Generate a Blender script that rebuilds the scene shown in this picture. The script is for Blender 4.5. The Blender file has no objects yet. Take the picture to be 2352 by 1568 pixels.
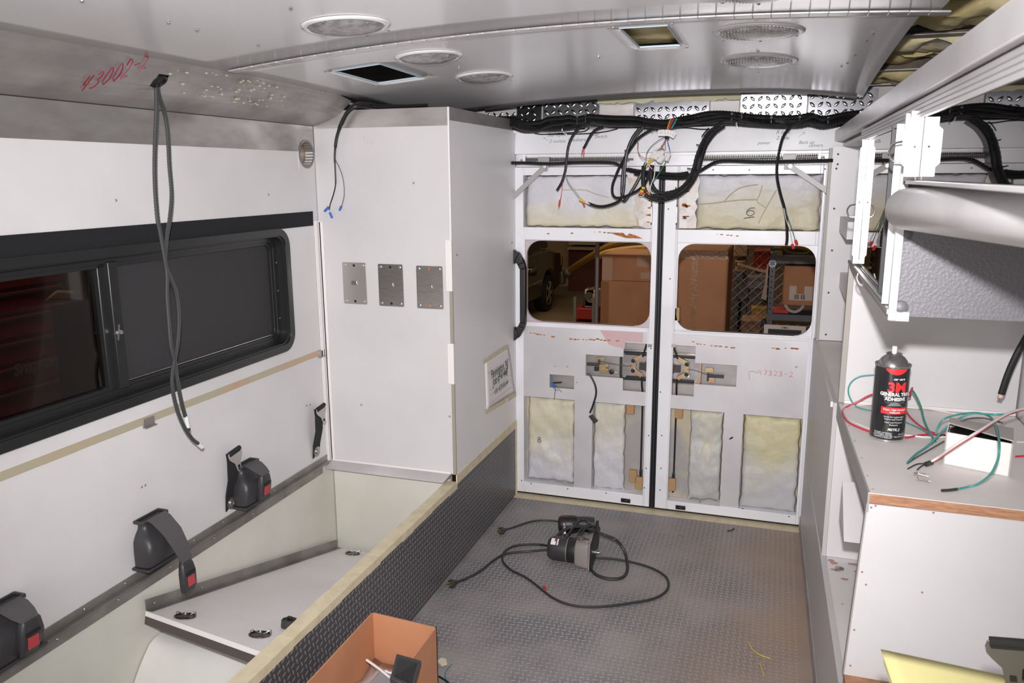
import bpy, math, random
import numpy as np
from mathutils import Vector, Matrix, noise
random.seed(7)
C = bpy.context.scene.collection
# ---------------------------------------------------------------- camera, world, lights, exposure
YAW, PIT, ROL, FPX = 0.31814077, -0.20488049, 0.00554795, 1838.82
cy, sy, cp, sp, cr, sr = math.cos(YAW), math.sin(YAW), math.cos(PIT), math.sin(PIT), math.cos(ROL), math.sin(ROL)
RM = Matrix(((cy, -sy, 0), (sy, cy, 0), (0, 0, 1))) @ Matrix(((1, 0, 0), (0, cp, -sp), (0, sp, cp))) @ Matrix(((cr, 0, sr), (0, 1, 0), (-sr, 0, cr)))
CAM = Vector((0, 0, 1.5))
cd = bpy.data.cameras.new('camera'); cam = bpy.data.objects.new('camera', cd); C.objects.link(cam)
R3 = Matrix((RM.col[0], RM.col[2], -RM.col[1])).transposed()
cam.matrix_world = Matrix.Translation(CAM) @ R3.to_4x4()
cd.sensor_width = 36; cd.lens = FPX / 2352 * 36; cd.clip_start = .02; cd.clip_end = 200
cd.dof.use_dof = True; cd.dof.focus_distance = 3.0; cd.dof.aperture_fstop = 11
bpy.context.scene.camera = cam
sc = bpy.context.scene
sc.view_settings.view_transform = 'Standard'; sc.view_settings.look = 'None'; sc.view_settings.gamma = 1
sc.view_settings.exposure = 0.08; sc.view_settings.use_curve_mapping = False
sc.cycles.use_denoising = True
sc.cycles.max_bounces = 8; sc.cycles.diffuse_bounces = 5; sc.cycles.glossy_bounces = 4; sc.cycles.transparent_max_bounces = 12
sc.cycles.caustics_reflective = False; sc.cycles.caustics_refractive = False
sc.cycles.sample_clamp_indirect = 6
w = bpy.data.worlds.new('world'); sc.world = w; w.use_nodes = True
w.node_tree.nodes['Background'].inputs[0].default_value = (.55, .40, .25, 1); w.node_tree.nodes['Background'].inputs[1].default_value = .05

def lamp(name, kind, loc, target, energy, color, **kw):
    l = bpy.data.lights.new(name, kind); l.energy = energy; l.color = color
    for k, v in kw.items(): setattr(l, k, v)
    o = bpy.data.objects.new(name, l); C.objects.link(o); o.location = loc
    d = Vector(target) - Vector(loc); o.rotation_euler = d.to_track_quat('-Z', 'Y').to_euler(); return o
lamp('camera_flash', 'SPOT', (0.0, -.02, 1.66), (-1.1, 3.2, 1.06), 285, (1, .972, .985), spot_size=math.radians(98), spot_blend=1.0, shadow_soft_size=.022)
lamp('bulkhead_fill', 'AREA', (-.5, -1.15, .95), (-.5, 1.2, 1.9), 22, (1, .975, .97), size=1.5)  # added fill behind the camera, aimed up so the ceiling bounces it
lamp('front_ceiling_fill', 'AREA', (-.45, -.45, 1.80), (-.2, 2.2, .0), 9, (1, .975, .97), shape='RECTANGLE', size=1.6, size_y=.8)  # added soft fill from above for counter and floor, no fixture there
lamp('shop_area_light', 'AREA', (-2.5, 9.0, 3.2), (-2.5, 9.0, 0), 130, (1, .72, .42), size=4)
lamp('shop_area_light', 'AREA', (-2.15, 2.2, 3.0), (-2.7, 2.4, 0), 38, (1, .8, .6), size=.8)  # added out of view to brighten the tool chest beyond the side window

def ray(px, py): return RM @ Vector(((px - 1176) / FPX, 1, -(py - 784) / FPX))
def atY(px, py, y): d = ray(px, py); return CAM + d * (y / d.y)
def atX(px, py, x): d = ray(px, py); return CAM + d * (x / d.x)
def atZ(px, py, z): d = ray(px, py); return CAM + d * ((z - 1.5) / d.z)
def Z4(x, y): return (1170 + x / 5.227, 220 + y / 5.227)      # points read off enlarged looks at the photograph
def Z5(x, y): return (1500 + x / 5.227, 220 + y / 5.227)

# ---------------------------------------------------------------- materials
MATS = {}
def mat(name, col, rough=.5, metal=0., col2=None, nscale=6, nlo=.4, nhi=.6, bump=0., bscale=40, stretch=None, coat=0., rvar=0., spec=.5, emit=None, detail=4):
    if name in MATS: return MATS[name]
    m = bpy.data.materials.new(name); m.use_nodes = True; nt = m.node_tree; N = nt.nodes; L = nt.links
    b = N['Principled BSDF']; b.inputs['Base Color'].default_value = (*col, 1); b.inputs['Roughness'].default_value = rough
    b.inputs['Metallic'].default_value = metal; b.inputs['Coat Weight'].default_value = coat; b.inputs['Specular IOR Level'].default_value = spec
    if emit: b.inputs['Emission Color'].default_value = (*emit[:3], 1); b.inputs['Emission Strength'].default_value = emit[3]
    if col2 or bump or rvar:
        tc = N.new('ShaderNodeTexCoord'); mp = N.new('ShaderNodeMapping'); L.new(tc.outputs['Object'], mp.inputs[0])
        if stretch: mp.inputs['Scale'].default_value = stretch
    if col2 or rvar:
        n = N.new('ShaderNodeTexNoise'); n.inputs['Scale'].default_value = nscale; n.inputs['Detail'].default_value = detail; L.new(mp.outputs[0], n.inputs['Vector'])
        mr = N.new('ShaderNodeMapRange'); mr.inputs[1].default_value = nlo; mr.inputs[2].default_value = nhi; L.new(n.outputs[0], mr.inputs[0])
        if col2:
            mx = N.new('ShaderNodeMix'); mx.data_type = 'RGBA'; mx.inputs[6].default_value = (*col, 1); mx.inputs[7].default_value = (*col2, 1)
            L.new(mr.outputs[0], mx.inputs[0]); L.new(mx.outputs[2], b.inputs['Base Color'])
        if rvar:
            r2 = N.new('ShaderNodeMapRange'); r2.inputs[3].default_value = rough; r2.inputs[4].default_value = rough + rvar
            L.new(mr.outputs[0], r2.inputs[0]); L.new(r2.outputs[0], b.inputs['Roughness'])
    if bump:
        n2 = N.new('ShaderNodeTexNoise'); n2.inputs['Scale'].default_value = bscale; n2.inputs['Detail'].default_value = 5; L.new(mp.outputs[0], n2.inputs['Vector'])
        bp = N.new('ShaderNodeBump'); bp.inputs['Strength'].default_value = bump; bp.inputs['Distance'].default_value = .004
        L.new(n2.outputs[0], bp.inputs['Height']); L.new(bp.outputs[0], b.inputs['Normal'])
    MATS[name] = m; return m
def foam_mat(name, top, bot, zt, wdt, amt=.35, bump=.55):
    m = bpy.data.materials.new(name); m.use_nodes = True; nt = m.node_tree; N = nt.nodes; L = nt.links; b = N['Principled BSDF']
    b.inputs['Roughness'].default_value = .5
    g = N.new('ShaderNodeNewGeometry'); s = N.new('ShaderNodeSeparateXYZ'); L.new(g.outputs['Position'], s.inputs[0])
    n = N.new('ShaderNodeTexNoise'); n.inputs['Scale'].default_value = 7; n.inputs['Detail'].default_value = 5; L.new(g.outputs['Position'], n.inputs['Vector'])
    mr = N.new('ShaderNodeMapRange'); mr.inputs[1].default_value = zt + wdt; mr.inputs[2].default_value = zt - wdt; L.new(s.outputs[2], mr.inputs[0]); mr.clamp = False
    ma = N.new('ShaderNodeMath'); ma.operation = 'MULTIPLY_ADD'; ma.inputs[1].default_value = amt * 6; ma.inputs[2].default_value = -amt * 3; L.new(n.outputs[0], ma.inputs[0])
    ad = N.new('ShaderNodeMath'); ad.operation = 'ADD'; ad.use_clamp = True; L.new(mr.outputs[0], ad.inputs[0]); L.new(ma.outputs[0], ad.inputs[1])
    mx = N.new('ShaderNodeMix'); mx.data_type = 'RGBA'; mx.inputs[6].default_value = (*top, 1); mx.inputs[7].default_value = (*bot, 1); L.new(ad.outputs[0], mx.inputs[0])
    L.new(mx.outputs[2], b.inputs['Base Color'])
    n2 = N.new('ShaderNodeTexNoise'); n2.inputs['Scale'].default_value = 60; n2.inputs['Detail'].default_value = 6; L.new(g.outputs['Position'], n2.inputs['Vector'])
    bp = N.new('ShaderNodeBump'); bp.inputs['Strength'].default_value = bump; bp.inputs['Distance'].default_value = .004; L.new(n2.outputs[0], bp.inputs['Height']); L.new(bp.outputs[0], b.inputs['Normal'])
    return m
def glass_mat(name, tint, alpha, rough=.02, refl=.5):
    m = bpy.data.materials.new(name); m.use_nodes = True; nt = m.node_tree; N = nt.nodes; L = nt.links; N.remove(N['Principled BSDF'])
    t = N.new('ShaderNodeBsdfTransparent'); t.inputs[0].default_value = (*tint, 1)
    g = N.new('ShaderNodeBsdfGlossy'); g.inputs['Roughness'].default_value = rough; g.inputs[0].default_value = (.9, .88, .86, 1)
    lw = N.new('ShaderNodeFresnel'); lw.inputs[0].default_value = 1.5
    ma = N.new('ShaderNodeMath'); ma.operation = 'MULTIPLY_ADD'; ma.inputs[1].default_value = refl; ma.inputs[2].default_value = alpha; ma.use_clamp = True; L.new(lw.outputs[0], ma.inputs[0])
    mx = N.new('ShaderNodeMixShader'); L.new(ma.outputs[0], mx.inputs[0]); L.new(t.outputs[0], mx.inputs[1]); L.new(g.outputs[0], mx.inputs[2]); L.new(mx.outputs[0], N['Material Output'].inputs[0])
    return m
white = mat('white_laminate', (.68, .665, .67), .38, 0, (.61, .595, .60), 3, .35, .7, bump=.03, bscale=25)
white2 = mat('white_board', (.74, .715, .715), .5, 0, (.68, .65, .645), 4, .4, .7)
greyw = mat('grey_laminate', (.56, .545, .55), .42, 0, (.50, .485, .49), 2, .35, .7, bump=.03)
paint = mat('white_door_paint', (.83, .835, .87), .28, 0, (.75, .745, .775), 5, .45, .75, coat=.3)
alu = mat('raw_aluminium', (.46, .44, .43), .38, .7, (.31, .29, .28), 5, .35, .65, rvar=.15, stretch=(1, 1, 2.5))
alu2 = mat('dull_aluminium', (.36, .345, .33), .42, .7, (.24, .225, .21), 9, .35, .65)
alus = mat('door_plate_aluminium', (.70, .685, .70), .40, .28, (.58, .56, .575), 3.5, .35, .65, bump=.05)
pinkp = mat('pink_primer', (.62, .40, .42), .5, 0, (.55, .47, .48), 9, .35, .65)
ceilm = mat('glossy_ceiling_sheet', (.88, .87, .88), .17, .28, (.84, .83, .84), 1.5, .3, .7, rvar=.05)
chrome = mat('bright_metal', (.8, .78, .77), .18, 1.)
steel = mat('brushed_steel', (.50, .47, .45), .3, .9, (.40, .375, .36), 30, .3, .7, stretch=(1, 1, 8))
zinc = mat('yellow_zinc', (.62, .50, .25), .3, .9, (.62, .40, .28), 30, .4, .6)
black = mat('black_plastic', (.013, .013, .014), .42, bump=.1, bscale=300)
blackg = mat('black_loom', (.010, .010, .011), .3)
greyp = mat('charcoal_plastic', (.035, .034, .037), .42, bump=.15, bscale=400)
webb = mat('black_webbing', (.012, .012, .012), .8, bump=.5, bscale=600)
webg = mat('grey_webbing', (.085, .08, .085), .8, bump=.5, bscale=500)
red = mat('red_plastic', (.62, .02, .025), .4)
redp = mat('red_button', (.46, .05, .06), .35)
blue = mat('blue_plastic', (.03, .14, .55), .35)
yellow = mat('yellow_plastic', (.8, .55, .03), .4)
orange = mat('orange_plastic', (.75, .16, .03), .4)
green = mat('teal_wire', (.03, .22, .17), .4)
wwhite = mat('white_wire', (.75, .70, .64), .45)
redw = mat('red_wire', (.55, .03, .07), .4)
brownw = mat('brown_wire', (.35, .12, .07), .4)
nylon = mat('clear_nylon', (.72, .70, .68), .35)
tape = mat('masking_tape', (.68, .60, .42), .6, 0, (.60, .52, .36), 25, .4, .65, bump=.2, bscale=60)
tan = mat('tan_dust', (.45, .34, .22), .8, 0, (.33, .25, .17), 30, .4, .6)
card = mat('brown_cardboard', (.50, .225, .115), .8, 0, (.44, .20, .10), 6, .4, .65, bump=.05)
cardd = mat('kraft_cardboard', (.46, .205, .095), .7, 0, (.39, .17, .075), 4, .4, .65)
paper = mat('white_paper', (.82, .79, .78), .6)
ink = mat('black_ink', (.03, .03, .035), .6)
inkg = mat('grey_ink', (.22, .21, .23), .7)
inkr = mat('red_marker', (.24, .012, .035), .5)
inkp = mat('pink_marker', (.75, .18, .22), .5)
rust = mat('rust', (.30, .09, .03), .8, 0, (.50, .22, .07), 90, .4, .6)
smudge = mat('grey_dirt', (.32, .29, .30), .6)
velcro = mat('black_velcro', (.008, .009, .013), .95, bump=1, bscale=700)
rubber = mat('black_rubber', (.008, .008, .009), .5)
gunm = mat('window_frame_black', (.016, .017, .018), .35)
floorm = mat('grey_tread_rubber', (.19, .182, .187), .5, 0, (.31, .28, .275), 3.5, .40, .62, bump=.2, bscale=120)
lugm = mat('grey_tread_lug', (.33, .32, .325), .36, 0, (.28, .262, .255), 3, .4, .65)
riserm = mat('charcoal_tread_plate', (.075, .071, .075), .38, 0, (.09, .08, .08), 3, .4, .65)
riserl = mat('charcoal_tread_lug', (.19, .19, .20), .28)
cream = mat('cream_gelcoat', (.66, .65, .59), .42, 0, (.58, .57, .50), 3, .35, .65, bump=.06, bscale=20)
plate = mat('diamond_plate', (.50, .50, .53), .22, 1., (.38, .38, .41), 14, .35, .65)
wood = mat('plywood_edge', (.45, .24, .13), .7, 0, (.30, .14, .08), 40, .35, .65, stretch=(1, 1, 8))
countm = mat('worn_countertop', (.78, .745, .73), .55, 0, (.68, .64, .62), 4, .35, .7, bump=.08)
foamy = mat('cream_foam', (.66, .58, .34), .8, 0, (.42, .33, .14), 9, .35, .65, bump=1, bscale=30)
brown = mat('brown_stained_sheet', (.11, .065, .03), .7, 0, (.19, .12, .05), 8, .4, .6)
hammer = mat('hammered_grey', (.13, .126, .136), .45, .1, bump=.28, bscale=180)
vinyl = mat('white_vinyl', (.74, .725, .73), .38, 0, (.62, .60, .61), 7, .45, .7, bump=.05)
pad = mat('yellow_paper', (.85, .78, .36), .7)
sealm = mat('sealant_white', (.78, .76, .75), .45)
mesh_screen = mat('grey_insect_screen', (.06, .058, .062), .75)

def dusty(m, tanc, gain):      # tan saw dust lying towards the right-hand side of the floor
    nt = m.node_tree; N = nt.nodes; L = nt.links; b = N['Principled BSDF']; src = b.inputs['Base Color'].links[0].from_socket
    g = N.new('ShaderNodeNewGeometry'); s = N.new('ShaderNodeSeparateXYZ'); L.new(g.outputs['Position'], s.inputs[0])
    mr = N.new('ShaderNodeMapRange'); mr.inputs[1].default_value = -.45; mr.inputs[2].default_value = .15; L.new(s.outputs[0], mr.inputs[0])
    n = N.new('ShaderNodeTexNoise'); n.inputs['Scale'].default_value = 3; n.inputs['Detail'].default_value = 8; L.new(g.outputs['Position'], n.inputs['Vector'])
    ma = N.new('ShaderNodeMath'); ma.operation = 'MULTIPLY'; L.new(mr.outputs[0], ma.inputs[0]); L.new(n.outputs[0], ma.inputs[1])
    mb_ = N.new('ShaderNodeMath'); mb_.operation = 'MULTIPLY'; mb_.inputs[1].default_value = gain; mb_.use_clamp = True; L.new(ma.outputs[0], mb_.inputs[0])
    mx = N.new('ShaderNodeMix'); mx.data_type = 'RGBA'; mx.inputs[7].default_value = (*tanc, 1); L.new(src, mx.inputs[6]); L.new(mb_.outputs[0], mx.inputs[0]); L.new(mx.outputs[2], b.inputs['Base Color'])
dusty(floorm, (.40, .28, .20), 1.3); dusty(lugm, (.42, .31, .23), 1.0)

# ---------------------------------------------------------------- helpers
INV = {}
def tag(o, label=None, cat=None, group=None, kind=None):
    if label: o['label'] = label
    if cat: o['category'] = cat
    if group: o['group'] = group
    if kind: o['kind'] = kind
    return o
def E(name, loc, label=None, cat=None, group=None, kind=None, rot=None, local=False):
    o = bpy.data.objects.new(name, None); C.objects.link(o); o.location = loc; o.empty_display_size = .05
    if rot: o.rotation_euler = rot
    INV[o] = None if local else Matrix.Translation(-Vector(loc))
    return tag(o, label, cat, group, kind)
def spline(pts, res=6):
    P = [Vector(p) for p in pts]
    if len(P) < 3: return P
    P = [P[0] * 2 - P[1]] + P + [P[-1] * 2 - P[-2]]; out = []
    for i in range(1, len(P) - 2):
        a, b, c, d = P[i - 1:i + 3]
        for k in range(res):
            t = k / res; out.append(.5 * ((2 * b) + (c - a) * t + (2 * a - 5 * b + 4 * c - d) * t * t + (3 * b - a - 3 * c + d) * t ** 3))
    out.append(P[-2]); return out
class MB:
    def __init__(s): s.v = []; s.f = []
    def add(s, v, f):
        k = len(s.v); s.v += [tuple(p) for p in v]; s.f += [tuple(i + k for i in q) for q in f]; return s
    def hexa(s, p): return s.add(p, [(0, 3, 2, 1), (4, 5, 6, 7), (0, 1, 5, 4), (1, 2, 6, 5), (2, 3, 7, 6), (3, 0, 4, 7)])
    def box(s, x0, x1, y0, y1, z0, z1):
        return s.hexa([(x0, y0, z0), (x1, y0, z0), (x1, y1, z0), (x0, y1, z0), (x0, y0, z1), (x1, y0, z1), (x1, y1, z1), (x0, y1, z1)])
    def prism(s, pts, vec):
        n = len(pts); vec = Vector(vec); P = [Vector(p) for p in pts]
        return s.add(P + [p + vec for p in P], [tuple(range(n))[::-1], tuple(range(n, 2 * n))] + [(i, (i + 1) % n, (i + 1) % n + n, i + n) for i in range(n)])
    def ring(s, outer, inner, vec):
        n = len(outer); vec = Vector(vec); O = [Vector(p) for p in outer]; I = [Vector(p) for p in inner]
        v = O + I + [p + vec for p in O] + [p + vec for p in I]; f = []
        for i in range(n):
            j = (i + 1) % n
            f += [(i, j, j + n, i + n), (i + 2 * n, i + 3 * n, j + 3 * n, j + 2 * n), (i, i + 2 * n, j + 2 * n, j), (i + n, j + n, j + 3 * n, i + 3 * n)]
        return s.add(v, f)
    def tube(s, pts, r, n=8, res=6, rib=0., taper=None):
        P = spline(pts, res) if res else [Vector(p) for p in pts]
        if rib:
            Q = []; L = 0
            for a, b in zip(P, P[1:]):
                m = max(1, int((b - a).length / rib)); Q += [a.lerp(b, k / m) for k in range(m)]
            P = Q + [P[-1]]
        up = Vector((0, 0, 1)); N = None; v = []
        for i, p in enumerate(P):
            t = (P[min(i + 1, len(P) - 1)] - P[max(i - 1, 0)]); t = t.normalized() if t.length > 1e-9 else up
            if N is None:
                N = t.orthogonal().normalized()
            else:
                N = N - t * N.dot(t); N = N.normalized() if N.length > 1e-6 else t.orthogonal().normalized()
            B = t.cross(N); rr = r[i * (len(r) - 1) // max(1, len(P) - 1)] if isinstance(r, (list, tuple)) else r
            if rib and i % 2: rr *= .84
            v += [p + (N * math.cos(2 * math.pi * k / n) + B * math.sin(2 * math.pi * k / n)) * rr for k in range(n)]
        f = [(i * n + k, i * n + (k + 1) % n, (i + 1) * n + (k + 1) % n, (i + 1) * n + k) for i in range(len(P) - 1) for k in range(n)]
        f += [tuple(range(n))[::-1], tuple(range((len(P) - 1) * n, len(P) * n))]
        return s.add(v, f)
    def cyl(s, a, b, r, n=12, r2=None): return s.tube([a, b], [r, r if r2 is None else r2], n, 0)
    def lathe(s, prof, o, ax=(0, 0, 1), n=20, ang0=0):
        ax = Vector(ax).normalized(); N = ax.orthogonal().normalized(); B = ax.cross(N); o = Vector(o); v = []
        for r, h in prof: v += [o + ax * h + (N * math.cos(2 * math.pi * k / n + ang0) + B * math.sin(2 * math.pi * k / n + ang0)) * r for k in range(n)]
        f = [(i * n + k, i * n + (k + 1) % n, (i + 1) * n + (k + 1) % n, (i + 1) * n + k) for i in range(len(prof) - 1) for k in range(n)]
        f += [tuple(range(n))[::-1], tuple(range((len(prof) - 1) * n, len(prof) * n))]
        return s.add(v, f)
    def build(s, name, m, parent=None, bevel=0, kind=None, label=None, cat=None, group=None, smooth=35, seg=2):
        me = bpy.data.meshes.new(name); me.from_pydata(s.v, [], s.f); me.materials.append(m)
        if smooth: me.shade_smooth(); me.set_sharp_from_angle(angle=math.radians(smooth))
        me.update(); o = bpy.data.objects.new(name, me); C.objects.link(o)
        if parent:
            o.parent = parent
            if INV.get(parent) is not None: o.matrix_parent_inverse = INV[parent]
        if bevel:
            b = o.modifiers.new('bevel', 'BEVEL'); b.width = bevel; b.segments = seg; b.limit_method = 'ANGLE'; b.angle_limit = math.radians(40)
        return tag(o, label, cat, group, kind)
def bx(name, m, parent, *a, **k): return MB().box(*a).build(name, m, parent, **k)
def copy_tree(o, parent=None):
    c = o.copy(); C.objects.link(c)
    if parent: c.parent = parent
    for ch in [x for x in bpy.data.objects if x.parent == o]: copy_tree(ch, c)
    return c
def rrect(x0, x1, z0, z1, r, k=6):
    out = []
    for cx, cz, a0 in ((x1 - r, z1 - r, 0), (x0 + r, z1 - r, 90), (x0 + r, z0 + r, 180), (x1 - r, z0 + r, 270)):
        for i in range(k + 1):
            a = math.radians(a0 + 90 * i / k); out.append((cx + r * math.cos(a), cz + r * math.sin(a)))
    return out
def to_rect(p, x0, x1, z0, z1, X0, X1, Z0, Z1, r):      # a point of a rounded hole pushed out to the rectangle round it
    x, z = p
    u = X0 if x <= x0 + r + 1e-6 else (X1 if x >= x1 - r - 1e-6 else x); wv = Z0 if z <= z0 + r + 1e-6 else (Z1 if z >= z1 - r - 1e-6 else z)
    return u, wv
def window_ring(mb, x0, x1, z0, z1, r, X0, X1, Z0, Z1, y0, y1, k=6):
    inn = rrect(x0, x1, z0, z1, r, k); out = []; nn = len(inn)
    for q in range(4):
        for i in range(k + 1):
            sx = (X1, X0, X0, X1)[q]; sz = (Z1, Z1, Z0, Z0)[q]; p = inn[q * (k + 1) + i]
            horiz = q in (0, 2)
            if i < k / 2: o = (sx, p[1]) if horiz else (p[0], sz)
            elif i > k / 2: o = (p[0], sz) if horiz else (sx, p[1])
            else: o = (sx, sz)
            out.append(o)
    mb.ring([(a, y0, b) for a, b in out], [(a, y0, b) for a, b in inn], (0, y1 - y0, 0)); return mb
def plate_holes(mb, a0, a1, b0, b1, holes, f):
    """boxes tiling a rectangle round rectangular holes; f(a0,a1,b0,b1) adds one"""
    A = sorted({a0, a1, *[h[0] for h in holes], *[h[1] for h in holes]}); B = sorted({b0, b1, *[h[2] for h in holes], *[h[3] for h in holes]})
    A = [a for a in A if a0 <= a <= a1]; B = [b for b in B if b0 <= b <= b1]
    inside = lambda u, v: any(h[0] < u < h[1] and h[2] < v < h[3] for h in holes)
    for u0, u1 in zip(A, A[1:]):
        run = None
        for v0, v1 in zip(B, B[1:]):
            if inside((u0 + u1) / 2, (v0 + v1) / 2):
                if run: f(u0, u1, *run); run = None
            else: run = (run[0], v1) if run else (v0, v1)
        if run: f(u0, u1, *run)
    return mb
def text(name, s, size, origin, ux, uy, m, parent, align='CENTER', bold=0., shear=0., wrap=None, depth=.0004, sx=1.):
    cu = bpy.data.curves.new(name, 'FONT'); cu.body = s; cu.size = size; cu.align_x = align; cu.offset = bold; cu.shear = shear; cu.extrude = 0; cu.resolution_u = 3
    o = bpy.data.objects.new('tmp', cu); C.objects.link(o); bpy.context.view_layer.update()
    me = bpy.data.meshes.new_from_object(o.evaluated_get(bpy.context.evaluated_depsgraph_get())); bpy.data.objects.remove(o)
    ux = Vector(ux).normalized(); uy = Vector(uy).normalized(); nz = ux.cross(uy); O = Vector(origin)
    mb = MB(); vs = [v.co.copy() for v in me.vertices]; fs = [tuple(p.vertices) for p in me.polygons]; bpy.data.meshes.remove(me)
    if wrap:
        cx, cyy, rad, ang, z0 = wrap
        mb.v = [(cx + (rad + .0004) * math.cos(ang + v.x * sx / rad), cyy + (rad + .0004) * math.sin(ang + v.x * sx / rad), z0 + v.y) for v in vs]
    else:
        mb.v = [tuple(O + ux * v.x * sx + uy * v.y + nz * depth) for v in vs]
    mb.f = fs; return mb.build(name, m, parent, smooth=0)
STROKES = {'0': [[(.5, 0), (.1, .3), (.1, .7), (.5, 1), (.85, .7), (.85, .3), (.5, 0)]], '2': [[(.1, .75), (.4, 1), (.8, .8), (.6, .45), (.1, 0), (.5, .05), (.95, .02)]],
 '3': [[(.1, .9), (.5, 1), (.8, .8), (.4, .55), (.8, .35), (.6, .05), (.1, .05)]], '4': [[(.2, 1), (.1, .5), (.8, .5)], [(.75, 1), (.65, 0)]], '7': [[(.1, .95), (.85, 1), (.4, 0)]],
 '-': [[(.1, .5), (.9, .5)]], '8': [[(.5, .52), (.15, .75), (.5, 1), (.85, .75), (.5, .52), (.1, .25), (.5, 0), (.9, .25), (.5, .52)]], '6': [[(.8, .95), (.3, .7), (.1, .3), (.4, 0), (.8, .2), (.6, .5), (.15, .4)]],
 '/': [[(.1, 0), (.9, 1)]], '_': [[(0, -.2), (1, -.15)]], '>': [[(0, 0), (1, .8)], [(.6, .8), (1, .8), (.95, .4)]], '<': [[(1, 0), (0, .8)], [(.4, .8), (0, .8), (.05, .4)]]}
def scrawl(name, s, origin, ux, uy, h, wd, r, m, parent):
    mb = MB(); O = Vector(origin); ux = Vector(ux); uy = Vector(uy)
    for i, ch in enumerate(s):
        for st in STROKES.get(ch, []):
            mb.tube([O + ux * ((i * 1.25 + a) * wd) + uy * (b * h) for a, b in st], r, 4, 3)
    return mb.build(name, m, parent)
def blobs(name, pts, size, y, m, parent, elong=1.6):
    mb = MB()
    for x, z in pts:
        s = size * random.uniform(.5, 1.2); k = 9
        mb.prism([(x + s * elong * math.cos(a) * random.uniform(.7, 1.1), y, z + s * .6 * math.sin(a) * random.uniform(.6, 1.1)) for a in [2 * math.pi * i / k for i in range(k)]], (0, -.0006, 0))
    return mb.build(name, m, parent)
def lugs(name, m, parent, f, a0, a1, b0, b1, p=.019, L=.0105, W=.0032, H=.0013):
    """raised tread lugs in a checker of two directions, joined into one relief"""
    mb = MB(); i = 0; na = int((a1 - a0) / p); nb = int((b1 - b0) / p)
    for i in range(na):
        for j in range(nb):
            ca = a0 + (i + .5) * p; cb = b0 + (j + .5) * p; th = math.radians(18) + (math.pi / 2 if (i + j) % 2 else 0); c, s = math.cos(th), math.sin(th)
            q = lambda u, v, h: f(ca + u * c - v * s, cb + u * s + v * c, h)
            mb.add([q(-L, 0, 0), q(-L * .4, -W, 0), q(L * .4, -W, 0), q(L, 0, 0), q(L * .4, W, 0), q(-L * .4, W, 0), q(-L * .5, 0, H), q(L * .5, 0, H)],
                   [(0, 1, 6), (1, 2, 7, 6), (2, 3, 7), (3, 4, 7), (4, 5, 6, 7), (5, 0, 6)])
    return mb.build(name, m, parent, kind='stuff', smooth=60)
def screws(name, pts, nrm, r, m, parent):
    for p in pts:
        MB().lathe([(r, 0), (r, r * .25), (r * .7, r * .6), (r * .2, r * .75)], p, nrm, 10).build(name, m, parent)
# ================================================================ the vehicle body
XL = -1.663; YC = 2.694; XC = -1.116; YD = 3.465
fl = E('floor', (-.4, 1.5, 0), kind='structure')
bx('floor_sheet', floorm, fl, XC, .215, -1.3, 3.47, -.03, 0)
lugs('tread_relief', lugm, fl, lambda a, b, h: (a, b, h), -1.10, .165, 1.25, 3.40, p=.0195)
bx('tape_strip', tape, fl, XC, .172, 3.40, 3.462, 0, .0012)
# bench riser with its taped top edge
ri = E('trim_1', (XC, 2, 0), kind='structure')
bx('riser_sheet', riserm, ri, XC - .012, XC, -1.3, 3.45, 0, .338)
lugs('tread_relief', riserl, ri, lambda a, b, h: (XC + h, a, b), 1.0, 3.44, .006, .334, p=.0195)
bx('riser_backing', cream, ri, XC - .034, XC - .012, -1.3, YC, -.1, .338)
mb = MB(); ys = [-1.3 + .08 * i for i in range(51)]
for a, b in zip(ys, ys[1:]):
    j = random.uniform(-.0025, .0025); mb.box(XC - .042 + j, XC + .0015, a, b, .338, .3432 + j * .2); mb.box(XC, XC + .0022, a, b, .318 + j * 1.5, .342)
mb.build('masking_tape', tape, ri)
MB().box(XC - .001, XC + .003, YC, 3.44, .335, .372).build('masking_tape', tape, ri)
bx('masking_tape', tape, ri, XC - .001, XC + .004, 3.432, 3.45, 0, .36)
# left wall
wl = E('wall_left', (XL, 1, 0), kind='structure')
WY0, WY1, WZ0, WZ1 = .62, 2.455, .905, 1.30
mb = MB(); fw = lambda a, b, c, d: mb.box(XL - .03, XL, a, b, c, d)
plate_holes(mb, -1.3, 3.5, .385, 1.588, [(WY0, WY1, WZ0, WZ1), (2.585, 2.69, 1.525, 1.588)], fw).build('wall_panel', white, wl, smooth=0)
mb = MB(); fw = lambda a, b, c, d: mb.box(XL - .03, XL + .0015, a, b, c, d)
plate_holes(mb, -1.3, 3.5, 1.588, 1.69, [(2.585, 2.69, 1.588, 1.635)], fw).build('upper_metal_strip', alu, wl, smooth=0)
mb = MB(); window_ring(mb, 2.594, 2.682, 1.536, 1.624, .0439, 2.585, 2.69, 1.525, 1.635, -.002, .03)
mb.v = [(XL - y, x, z) for x, y, z in mb.v]
for up_, m_ in ((True, alu), (False, white)):
    m2 = MB(); m2.v = mb.v; m2.f = [f_ for f_ in mb.f if (sum(mb.v[i][2] for i in f_) / len(f_) > 1.588) == up_]; m2.build('hole_plate', m_, wl)
MB().lathe([(.030, 0), (.034, .004), (.034, .010), (.022, .012), (.008, .012)], (XL - .045, 2.655, 1.578), (1, 0, 0), 20).build('fitting_behind_hole', mat('greasy_tan_metal', (.40, .37, .32), .4, .4, (.45, .30, .18), 30, .45, .6), wl)
mb = MB(); mb.lathe([(.052, 0), (.052, .003), (.044, .004), (.044, -.05), (.046, -.05)], (XL + .001, 2.638, 1.58), (1, 0, 0), 28).f.pop(); mb.f.pop(); mb.build('hole_collar', alu2, wl)
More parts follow.
